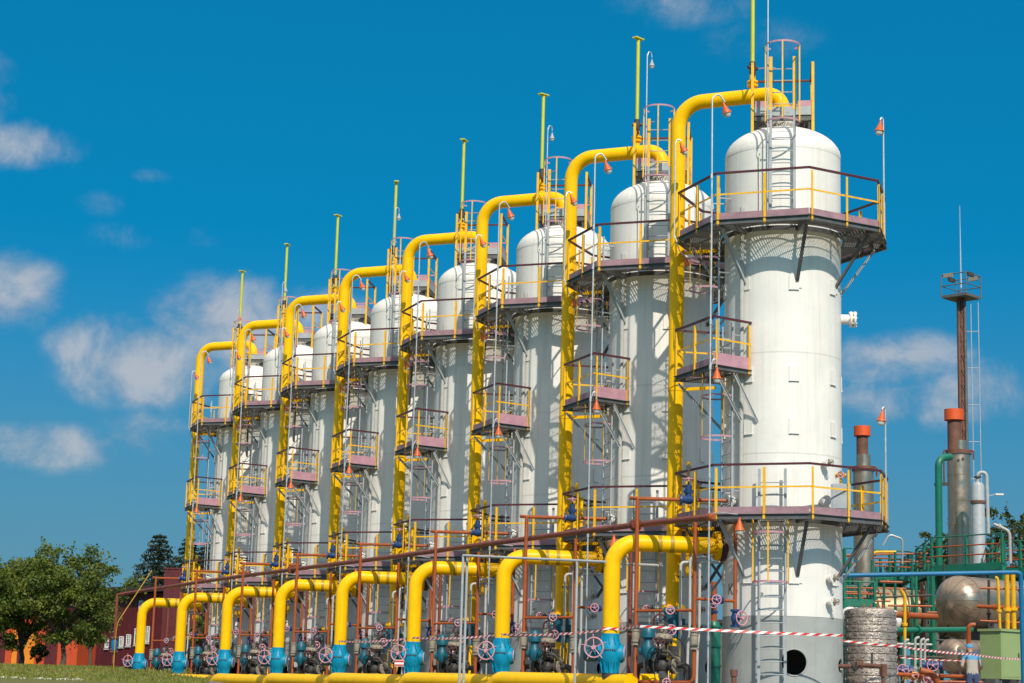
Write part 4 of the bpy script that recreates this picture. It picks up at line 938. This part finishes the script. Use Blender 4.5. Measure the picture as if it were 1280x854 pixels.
gA, gB = at(1056, 716, 76), at(1140, 714, 77); green_platform('green_platform', [gA, gB, gB+bk*.8, gA+bk*.8], at(1100, 716, 76).z, at(1100, 686, 76).z-at(1100, 716, 76).z, 2, 'green railed platform behind the nearest vessel and drum')
gA, gB = at(1055, 752, 66), at(1093, 752, 66); green_platform('green_platform', [gA, gB, gB+bk*.5, gA+bk*.5], at(1075, 750, 66).z, at(1075, 727, 66).z-at(1075, 750, 66).z, 1, 'low green platform just right of nearest vessel')
# assorted pipes of the yard
def run(pts, r, matl, label, bend=.15, grp='yard pipes on the right'):
    P = [at(*p) for p in pts]; o0 = P[0]; o = root('yard_pipe', tuple(o0)); MB().tube([p-o0 for p in P], r, 12, bend=bend).build('pipe', matl, o)
    if (P[1]-P[0]).length > .6: MB().flange(P[0].lerp(P[1], .35)-o0, P[1]-P[0], r*1.7, .06, 6).build('flange', matl, o)
    return tag(o, label, 'pipe', grp)
run([(1110, 768, 62), (1170, 771, 64)], .10, orange, 'thick orange pipe between drum and large silver tank')
run([(1110, 788, 60), (1215, 787, 62)], .085, gpipe, 'thick green horizontal pipe under the large silver tank')
run([(1131, 800, 59), (1131, 745, 59), (1126, 737, 59)], .05, yrail, 'yellow bent vertical pipe right of foil drum', .2)
run([(1250, 786, 60), (1247, 722, 60), (1244, 722, 60)], .045, yrail, 'thin yellow hooked pipe left of the twin yellow posts')
run([(1259.5, 786, 61), (1258.5, 718, 61)], .075, yrail, 'left one of the twin yellow posts above green cabinet')
run([(1267.5, 786, 61), (1266, 716, 61)], .075, yrail, 'right one of the twin yellow posts above green cabinet')
run([(1210, 856, 60), (1211, 781, 60), (1219, 781, 60)], .07, orange, 'orange pipe rising beside the worker', .12)
run([(1222, 758, 63), (1284, 761, 62)], .06, orange, 'orange pipe across the large silver tank body')
run([(1100, 727, 64), (1128, 728, 64)], .035, orange, 'thin orange pipe above the foil drum')
run([(1152, 760, 70), (1152, 728, 70)], .05, orange, 'short orange vertical pipe before the dull tank')
run([(1062, 700, 69), (1062, 860, 69)], .07, gpipe, 'green vertical pipe tucked beside nearest vessel')
run([(1242, 655, 73), (1262, 664, 73), (1263, 704, 73)], .06, wtube, 'grey bent pipe by right edge platform', .3)
run([(1251, 703, 71.5), (1251, 674, 71.5)], .05, yrail, 'short yellow pipe on right edge platform')
run([(1085, 712, 73), (1092, 690, 73), (1120, 690, 73)], .05, yrail, 'yellow pipe on platform behind nearest vessel', .2)
run([(1104, 682, 73), (1112, 668, 73), (1128, 674, 73), (1128, 705, 73)], .04, galv, 'grey bent handrail pipe right of lower platform', .15)
run([(1120, 843, 56), (1205, 846, 57)], .06, orange, 'low orange pipe crossing before the small tank')
run([(1180, 868, 55), (1166, 842, 55), (1150, 838, 55)], .10, orange, 'curved thick orange pipe low beside foil drum', .4)
for k, (x, h) in enumerate(((1131, 800), (1144, 797), (1151, 799), (1156, 800))):
    run([(x, 856, 58), (x, h, 58), (x+5, h, 58)], .04, wtube, ['first', 'second', 'third', 'fourth'][k]+' from left of four pale hooked tubes right of drum', .1)
# a cluster of dark valves under the tanks
for k, (px, py, mt) in enumerate(((1128, 838, navy), (1140, 845, yrail), (1160, 848, wheel), (1165, 832, navy))):
    p = at(px, py, 56.5); o = root('yard_valve', (p.x, p.y, 0)); z = p.z
    MB().cyl((0,0,0), (0,0,z), .05, seg=10).build('riser', rust, o); small_valve(o, (0,0,z), RGT, mt, .16, CAMD, 1.8)
    tag(o, ['dark blue small valve just right of foil drum', 'yellow small valve right of foil drum', 'pink small valve near curved orange pipe', 'dark blue small valve left of small tank'][k], 'valve', 'small yard valves')
for k, (px, z1, mt) in enumerate(((1096, 5.2, gpipe), (1146, 4.9, green), (1075, 4.6, wtube), (1158, 4.2, cast), (1236, 4.6, cast))):
    p = at(px, 800, 72-k); o = root('yard_standpipe', (p.x, p.y, 0)); MB().tube([(0,0,0), (0,0,z1)], .06, 8).build('pipe', mt, o); MB().flange((0,0,z1*.6), (0,0,1), .1, .05, 6).build('flange', mt, o)
    MB().tube([(0,0,z1-.8), RGT*1.1+V((0,0,z1-.8))], .035, 8).build('branch_pipe', orange, o)
    tag(o, ['green standpipe behind foil drum', 'dark green standpipe left of large tank', 'pale standpipe right of nearest vessel', 'black standpipe at large tank end', 'black standpipe against large tank body'][k], 'pipe', 'yard standpipes')

# worker seen from behind
f_, _z = vert(1215.5, 850, 54.3); wk = root('person', tuple(f_), -YAW+R(8))
def skin_body(name, verts, edges, parent, sub=2):
    me = bpy.data.meshes.new(name); me.from_pydata([v[:3] for v in verts], edges, []); ob = bpy.data.objects.new(name, me); COL.objects.link(ob)
    md = ob.modifiers.new('s', 'SKIN'); 
    for i, v in enumerate(verts): me.skin_vertices[0].data[i].radius = v[3] if isinstance(v[3], tuple) else (v[3], v[3])
    me.skin_vertices[0].data[0].use_root = True; md.use_smooth_shade = True; sd = ob.modifiers.new('u', 'SUBSURF'); sd.levels = sub; sd.render_levels = sub
    bpy.context.view_layer.update(); m2 = bpy.data.meshes.new_from_object(ob.evaluated_get(bpy.context.evaluated_depsgraph_get())); bpy.data.objects.remove(ob); m2.shade_smooth(); return m2
bv = [(0,0,.98,(.17,.12)), (0,0,1.15,(.165,.11)), (0,.02,1.33,(.20,.125)), (0,.06,1.47,(.15,.10)), (0,.11,1.55,.06), (0,.17,1.62,.075),
      (-.10,0,.86,.10), (-.11,.01,.50,.072), (-.11,-.02,.10,.05), (-.11,.12,.04,.04),
      (.10,0,.86,.10), (.11,.03,.50,.072), (.12,0,.10,.05), (.12,.14,.04,.04),
      (-.22,.05,1.43,.062), (-.29,.03,1.16,.048), (-.24,.24,1.02,.038), (.22,.05,1.43,.062), (.30,.03,1.16,.048), (.24,.24,1.02,.038)]
be = [(0,1),(1,2),(2,3),(3,4),(4,5),(0,6),(6,7),(7,8),(8,9),(0,10),(10,11),(11,12),(12,13),(3,14),(14,15),(15,16),(3,17),(17,18),(18,19)]
bm_ = skin_body('body', bv, be, wk)
for mm in (shirt, jeans, yoke, skin, cast): bm_.materials.append(mm)
for p in bm_.polygons:
    c = p.center; arm = abs(c.x) > .235
    p.material_index = 4 if c.z < .11 else 1 if c.z < .97 and not arm else 3 if (arm and c.z < 1.18) or c.z > 1.55 else 2 if c.z > 1.36 else 0
bm_.shade_smooth(); place(bm_, 'body', wk)
hm = MB().lathe([(max(.001, .098*math.sin(math.pi*i/10)), -.12*math.cos(math.pi*i/10)) for i in range(11)], (0,.20,1.67), (0,.35,1), 18, caps=False)
hd_ = hm.build('head', skin, wk); MB().lathe([(.104, .0), (.106, .05), (.085, .105), (.001, .13)], (0,.19,1.68), (0,.1,1), 18, caps=False).build('cap', yoke, hd_)
for s_ in (-1, 1): MB().sphere((s_*.1,.2,1.66), .028, 8).build('ear', skin, hd_)
MB().lathe([(.001,.03),(.016,-.01),(.001,-.03)], (0,.305,1.64), (0,0,1), 8, caps=False).build('nose', skin, hd_)
for s_ in (-1, 1):
    h0 = V((s_*.24,.24,1.02)); hd2 = MB(); hd2.box(h0+V((0,.045,-.02)), (.03, .09, .075)); hobj = hd2.build('hand', skin, wk)
    for k in range(4): MB().tube([h0+V((0,.08,.012-.022*k)), h0+V((-s_*.015,.125,.0-.024*k)), h0+V((-s_*.045,.14+.005*(k in (1,2)),-.01-.024*k))], .009, 6).build('finger', skin, hobj)
    MB().tube([h0+V((0,.02,.02)), h0+V((-s_*.03,.06,.05)), h0+V((-s_*.05,.09,.045))], .010, 6).build('thumb', skin, hobj)
tag(wk, 'person in light blue and grey top and blue jeans, seen from behind', 'person')

# ------------------------------------------------------------------ trees
def blades(name, pts, size, matl, parent, rng, flat=.0, up=.3, asp=2.2):
    n = len(pts); pts = np.asarray(pts); d = rng.normal(size=(n, 3)); d[:, 2] += up; d /= np.linalg.norm(d, axis=1)[:, None]
    e = rng.normal(size=(n, 3)); e -= (e*d).sum(1)[:, None]*d; e /= np.linalg.norm(e, axis=1)[:, None]
    s = (size*rng.uniform(.6, 1.4, n))[:, None]; w = s/asp
    v = np.stack([pts-d*s*.5, pts+e*w*.5, pts+d*s*.5, pts-e*w*.5], 1).reshape(-1, 3)
    me = bpy.data.meshes.new(name); me.vertices.add(4*n); me.vertices.foreach_set('co', v.ravel()); me.loops.add(4*n); me.loops.foreach_set('vertex_index', np.arange(4*n, dtype=np.int32))
    me.polygons.add(n); me.polygons.foreach_set('loop_start', np.arange(0, 4*n, 4, dtype=np.int32)); me.polygons.foreach_set('loop_total', np.full(n, 4, dtype=np.int32)); me.update(); me.validate(); me.materials.append(matl)
    return place(me, name, parent)
def leafy_tree(px, py, d, htop, wpx, label, seed, matl=leaf, nclump=70, nleaf=170, ls=.16, trunk_h=.26, grp='leafy trees', zb=None):
    rng = np.random.default_rng(seed); p = at(px, py, d); zb = gz(p.x, p.y) if zb is None else zb; o = root('leafy_tree', (p.x, p.y, zb)); H = at(px, htop, d).z-zb; W_ = wpx*d/FPX/2
    th = H*trunk_h; tr = MB(); tr.tube([(0,0,-.1), (.05,.02,th*.5), (-.04,.03,th)], [H*.028, H*.022, H*.019], 9)
    cz = (th+H)/2; hz = (H-th*.75)/2; cl = []
    ph = rng.uniform(0, 6.28, 6)
    while len(cl) < nclump:
        q = rng.normal(size=3); q /= np.linalg.norm(q); az_ = math.atan2(q[1], q[0])
        lump = 1+.20*math.sin(3*az_+ph[0])*math.cos(2.2*q[2]+ph[1])+.15*math.sin(5*az_+4*q[2]+ph[2])
        l_ = lump*(.38+.60*rng.random()**.55); cl.append((q[0]*W_*l_, q[1]*W_*l_, cz+q[2]*hz*l_*(1 if q[2] > 0 else .85)))
    limb = MB()
    for c in cl[:16]:
        c = V(c); m_ = V((c.x*.35, c.y*.35, th+(c.z-th)*.55)); limb.tube([(0,0,th*.92), m_, c], [H*.014, H*.008, H*.003], 6)
    tro = tr.build('trunk', bark, o); limb.build('limbs', bark, tro)
    pts = []
    for c in cl:
        r = W_*rng.uniform(.10, .22); k = int(nleaf*rng.uniform(.5, 1.3)); g_ = rng.normal(size=(k, 3))*np.array([r, r, r*.5])*.62; g_[:, 2] -= .25*(g_[:, 0]**2+g_[:, 1]**2)/max(r, .1); pts.append(np.array(c)+g_)
    sh_ = rng.normal(size=(10, 3))
    for c in cl[-26:]:                 # a few shoots breaking the outline
        dv = np.array([c[0], c[1], (c[2]-cz)*.9+.5]); dv = dv/np.linalg.norm(dv); t_ = rng.random((34, 1))*W_*rng.uniform(.2, .55); pts.append(np.array(c)+dv*t_+rng.normal(size=(34, 3))*.07)
    blades('crown', np.concatenate(pts), ls, matl, o, rng, asp=1.9)
    return tag(o, label, 'tree', grp)
leafy_tree(78, 831, 95, 688, 138, 'bushy green fruit tree with forked trunk before the red shed', 11, nclump=125, nleaf=210, trunk_h=.2)
leafy_tree(26, 832, 97, 693, 104, 'bushy green tree left of the forked fruit tree', 12, nclump=100, nleaf=200, trunk_h=.16)
leafy_tree(-18, 832, 95, 704, 84, 'leafy green tree cut by left edge of frame', 13, nclump=80, nleaf=180, trunk_h=.12)
leafy_tree(112, 828, 104, 742, 46, 'lower leafy tree leaning against the maroon building', 14, nclump=40, nleaf=130)
leafy_tree(46, 832, 96, 806, 22, 'small dark bush at foot of the fruit tree', 15, matl=leafd, nclump=16, nleaf=90, trunk_h=.1, grp='bushes')
leafy_tree(247, 806, 100, 768, 26, 'small green bush showing behind the left yellow pipes', 16, nclump=16, nleaf=90, trunk_h=.3, grp='bushes')
for k, (px, ht, w_, d) in enumerate(((1166, 664, 60, 125), (1208, 668, 70, 130), (1262, 638, 70, 122), (1300, 632, 66, 126), (1120, 690, 60, 135))):
    leafy_tree(px, 840, d, ht, w_*1.5, ['dark tree behind the thick green riser', 'dark tree behind the rightmost stack', 'tall dark tree at right behind green platform', 'dark tree beyond the right edge', 'low dark tree behind the green platforms'][k], 30+k, matl=leafd, nclump=70, nleaf=130, ls=.24, grp='dark trees behind the yard', zb=0.0)
def spruce(px, py, d, top, wpx, label, seed):
    rng = np.random.default_rng(seed); p = at(px, py, d); zb = gz(p.x, p.y); o = root('spruce_tree', (p.x, p.y, zb)); H = at(px, top, d).z-zb; Rr = wpx*d/FPX/2
    tro = MB().tube([(0,0,-.1), (0,0,H*.98)], [H*.018, .02], 8).build('trunk', bark, o); pts = []; br = MB(); z = H*.12
    while z < H*.985:
        f = 1-z/H; r0 = Rr*(f**.8)*1.05+.08
        for a in np.linspace(0, 2*math.pi, 8 if f > .3 else 6, endpoint=False)+rng.uniform(0, 1.2):
            r = r0*rng.uniform(.68, 1.12); tip = np.array([math.cos(a)*r, math.sin(a)*r, -r*.26+.16*r0]); base = np.array([0, 0, z])
            br.tube([base, base+tip*.97], [.03+.02*f, .008], 4); n_ = int(26+70*r/Rr); t_ = rng.random((n_, 1))**.7
            q = base+tip*t_+np.array([0, 0, 1])*(-.10*r*t_**2)+rng.normal(size=(n_, 3))*np.array([.10, .10, .07])*(.5+r0*.30); pts.append(q)
        z += H*.030
    br.build('branches', bark, tro); blades('crown', np.concatenate(pts), .26*H/12, needle, o, rng, up=-.25, asp=2.0)
    return tag(o, label, 'tree', 'dark spruces behind the maroon building')
spruce(190, 840, 150, 660, 190, 'tall dark spruce left of the farthest vessel', 21)
spruce(227, 840, 158, 664, 150, 'second dark spruce close behind the farthest vessel', 22)
spruce(250, 840, 156, 670, 130, 'dark spruce partly hidden by the farthest yellow pipe', 23)

# ------------------------------------------------------------------ buildings on the left
def wall_pts(px0, d0, px1, d1): a, b = at(px0, 830, d0), at(px1, 830, d1); return V((a.x, a.y, 0)), V((b.x, b.y, 0))
a, b = wall_pts(-60, 136, 236, 122); zb = 0.9; o = root('maroon_building', (a.x, a.y, zb)); v = b-a; L_ = v.length; d_ = v.normalized(); back = V((-d_.y, d_.x, 0)); az_ = math.atan2(d_.y, d_.x); He = at(135, 742, 127).z-zb
mid = v/2+back*4; MB().box(mid+V((0,0,He/2)), (L_, 8, He), az_).build('wall', mcorr, o)
for k in range(int(L_/.45)):
    MB().box(d_*(.22+.45*k)-back*.012+V((0,0,He/2)), (.05, .025, He-.02), az_).build('sheet_rib', mcorr, o)
rf = MB(); e0 = -back*.7-d_*.3+V((0,0,He-.05)); e1 = v-back*.7+d_*.3+V((0,0,He+.25)); r0 = e0+back*5+V((0,0,.30)); r1 = e1+back*5+V((0,0,.30)); t2 = V((0,0,.22)); f0 = e0+back*9.6; f1 = e1+back*9.6
rf.add([e0, e1, r1, r0, f1, f0, e0+t2, e1+t2, r1+t2, r0+t2, f1+t2, f0+t2], [(3,2,1,0), (5,4,2,3), (6,7,8,9), (9,8,10,11), (0,1,7,6), (4,5,11,10), (1,2,8,7), (2,4,10,8), (3,0,6,9), (5,3,9,11)]); rf.build('roof', roofm, o)
MB().box(v*.5-back*.72+V((0,0,He+.2)), (L_+.6, .04, .28), az_).build('fascia', roofm, o)
def bwindow(px, py0, py1, w_px, d):
    c = at(px, (py0+py1)/2, d); t_ = (V((c.x, c.y, 0))-a).dot(d_); k = d/FPX; w_, h_ = w_px*k, (py1-py0)*k; c = d_*t_-back*.03+V((0,0,c.z-zb))
    f_ = MB(); 
    for s_ in (-1, 1): f_.box(c+d_*(s_*w_/2), (.06, .09, h_+.06), az_); f_.box(c+V((0,0,s_*h_/2)), (w_+.06, .085, .06), az_)
    f_.box(c, (.045, .08, h_), az_); f_.box(c+V((0,0,h_*.15)), (w_, .075, .04), az_); fo = f_.build('window', winw, o); MB().box(c+back*.015, (w_-.05, .02, h_-.05), az_).build('pane', glass, fo); MB().box(c-back*.03+V((0,0,-h_/2-.1)), (w_+.1, .13, .05), az_).build('sill', winw, fo)
for px, y0, y1, w_ in ((100, 797, 808, 5), (117.5, 796, 808, 6), (133.5, 795, 807, 6), (149.5, 793, 806, 6.5), (167.5, 786, 805, 7), (191, 784, 803, 6), (169, 751, 766, 6)): bwindow(px, y0, y1, w_, 125)
tag(o, 'low dark maroon building with white framed windows and dark roof', 'building')
a2, b2 = wall_pts(199, 101, 282, 101); zb2 = .6; o = root('maroon_block', (a2.x, a2.y, zb2)); v = b2-a2; d2 = v.normalized(); bk2 = V((-d2.y, d2.x, 0)); H2 = at(215, 710, 101).z-zb2; az2 = math.atan2(d2.y, d2.x)
MB().box(v/2+bk2*1.5+V((0,0,H2/2)), (v.length, 3, H2), az2).build('wall', mcorr, o); MB().box(v/2+bk2*1.5+V((0,0,H2+.03)), (v.length+.1, 3.1, .07), az2).build('coping', mcorr, o)
for k in range(int(v.length/.3)): MB().box(d2*(.15+.3*k)-bk2*.02+V((0,0,H2/2)), (.07, .04, H2-.02), az2).build('sheet_rib', mcorr, o)
tag(o, 'tall plain maroon sheet metal block behind the left pipes', 'building')
# bright painted shed behind the trees
a3, b3 = wall_pts(-30, 117, 95.5, 116); zb3 = gz(*at(40, 830, 116).xy)-.15; o = root('painted_shed', (a3.x, a3.y, zb3)); v = b3-a3; d3 = v.normalized(); bk3 = V((-d3.y, d3.x, 0)); az3 = math.atan2(d3.y, d3.x); z0 = zb3; k3 = 116/FPX
Hs = at(50, 770, 116).z-zb3; MB().box(v/2+bk3*1.5+V((0,0,Hs/2)), (v.length, 3, Hs), az3).build('wall', panr, o); MB().box(v/2+bk3*1.5+V((0,0,Hs+.06)), (v.length+.4, 3.4, .14), az3).build('roof', roofm, o)
xx = [-30, -8, 8, 16.5, 24, 29, 47, 60, 77, 95.4]; mm_ = [panr, mcorr, panr, pano, mcorr, pano, panr, mcorr, panr]
for k in range(len(mm_)):
    x0, x1 = (xx[k]+30)*k3, (xx[k+1]+30)*k3; 
    MB().box(d3*((x0+x1)/2)-bk3*.02+V((0,0,Hs*.42)), (x1-x0-.03, .04, Hs*.82), az3).build('panel', mm_[k], o)
MB().box(d3*((86+30)*k3)-bk3*.025+V((0,0,at(86, 797, 116).z-zb3)), (18*k3, .05, 13*k3), az3).build('panel', panb, o)
tag(o, 'low shed painted in red, orange and blue behind the trees', 'shed')
# white kerb stones in the grass
for k in range(22):
    p = at(-6+k*5.2, 851.5-.02*k, 60); 
    if k in (8, 14): continue
    tag(MB().box((0,0,.06), (.112, .07, .10+.03*(k % 3)), -YAW).build('kerb_stone', kerbm, None, (p.x, p.y, gz(p.x, p.y)-.02)), None, None, kind='structure')
# grass
rng = np.random.default_rng(5); gp = []
for k in range(16000):
    px = rng.uniform(-15, 262); d = 52+50*rng.random()**.8; p = at(px, 850, d); gp.append((p.x, p.y, gz(p.x, p.y)+.02))
tag(blades('grass', gp, .22, grassm, None, rng, up=2.2, asp=4.5), 'short green and straw coloured grass before the trees', 'grass', kind='stuff')

f_, z_ = vert(892, 776, 60); o = root('green_filter', tuple(f_)); MB().lathe([(.22, 0), (.22, z_-.15), (.15, z_-.02), (.05, z_)], seg=18).build('shell', gpipe, o)
for k in range(4): MB().lathe([(.25, -.03), (.25, .03)], (0,0,.5+.6*k), (0,0,1), 18).build('flange', gpipe, o)
MB().tube([(0,0,z_-.05), (0,0,z_+1.2)], .10, 12).build('outlet_pipe', orange, o); small_valve(o, (0,0,z_+.5), (0,0,1), navy, .12, CAMD, 1.6)
tag(o, 'green filter standing in gap behind nearest vessel', 'filter')
f_, z_ = vert(905, 770, 66); o = root('dark_shed', tuple(f_)); MB().box((0,0,1.3), (4.5, 3, 2.6), -YAW+R(8)).build('wall', steel, o); MB().box((0,0,2.66), (4.8, 3.3, .12), -YAW+R(8)).build('roof', roofm, o); tag(o, 'dark low shed behind the nearest two vessels', 'shed')

# instrument cabinet and sampling valve on the nearest lower platform
p = at(1051, 622, 45.6); o = root('instrument_box', (p.x, p.y, 4.38)); z = p.z-4.38
MB().box((0,0,z), (.46, .28, .62), -YAW-R(8)).build('box', lgrey, o); MB().box(CAMD*.147+V((0,0,z)), (.40, .012, .54), -YAW-R(8)).build('door', lgrey, o)
for sx in (-.18, .18): MB().beam(RGT*sx, RGT*sx+V((0,0,z-.3)), .04, .04).build('leg', lgrey, o)
MB().tube([V((0,0,z+.3)), V((0,0,z+.62))], .03, 8).build('conduit', yrail, o); small_valve(o, (0,0,z+.52), RGT, yrail, .07, CAMD, .8)
tag(o, 'grey instrument box with yellow valve on nearest lower platform', 'instrument box')
# thin cross pipes and handrails filling the yard
k = 0
for (x0, y0, x1, y1, d, mt, lab) in ((1058, 694, 1160, 692, 75, orange, 'thin upper orange pipe along left green platform'), (1060, 704, 1162, 702, 74.5, orange, 'thin lower orange pipe along left green platform'),
    (1058, 740, 1112, 742, 67, orange, 'thin orange pipe above the smallest tank dome'), (1095, 747, 1165, 744, 69, cast, 'thin dark pipe in front of tan banded tank'),
    (1110, 757, 1165, 758, 68, orange, 'middle orange pipe across tan banded tank'), (1170, 800, 1225, 803, 62.5, cast, 'dark pipe between the two silver tanks'),
    (1120, 805, 1165, 806, 60.5, wtube, 'pale pipe below thick green pipe'), (1225, 735, 1284, 737, 61.5, orange, 'upper thin orange pipe behind yellow posts'), (1225, 776, 1284, 779, 61.5, orange, 'lower thin orange pipe behind yellow posts'),
    (1118, 820, 1180, 822, 59.5, cast, 'dark low pipe right of foil drum'), (1165, 852, 1230, 853, 58, orange, 'lowest orange pipe behind the worker')):
    run([(x0, y0, d), (x1, y1, d)], .035, mt, lab)
for (x, y0, y1, d, mt, lab) in ((1119, 860, 690, 70, green, 'green post left of yellow bent pipe'), (1140, 860, 700, 71, green, 'green post before the tan banded tank'), (1160, 860, 705, 69.5, green, 'green post at large tank end'),
    (1180, 735, 705, 69, cast, 'dark short post above the large tank'), (1236, 790, 725, 63, cast, 'black vertical pipe across large tank body'), (1090, 760, 700, 68, green, 'green post right of nearest stack foot'), (1105, 760, 722, 66.5, green, 'short green post on low platform')):
    run([(x, y0, d), (x, y1, d)], .045, mt, lab)

# no two units are set up quite alike
rv = random.Random(17)
for group, amp in ((LP, 14), (VENTS, 40), (CTRL, 12)):
    for o in group[1:]: o.rotation_euler.z += R(rv.uniform(-amp, amp))
for i, o in enumerate(VENTS): o.location.z += rv.uniform(-.05, .05)
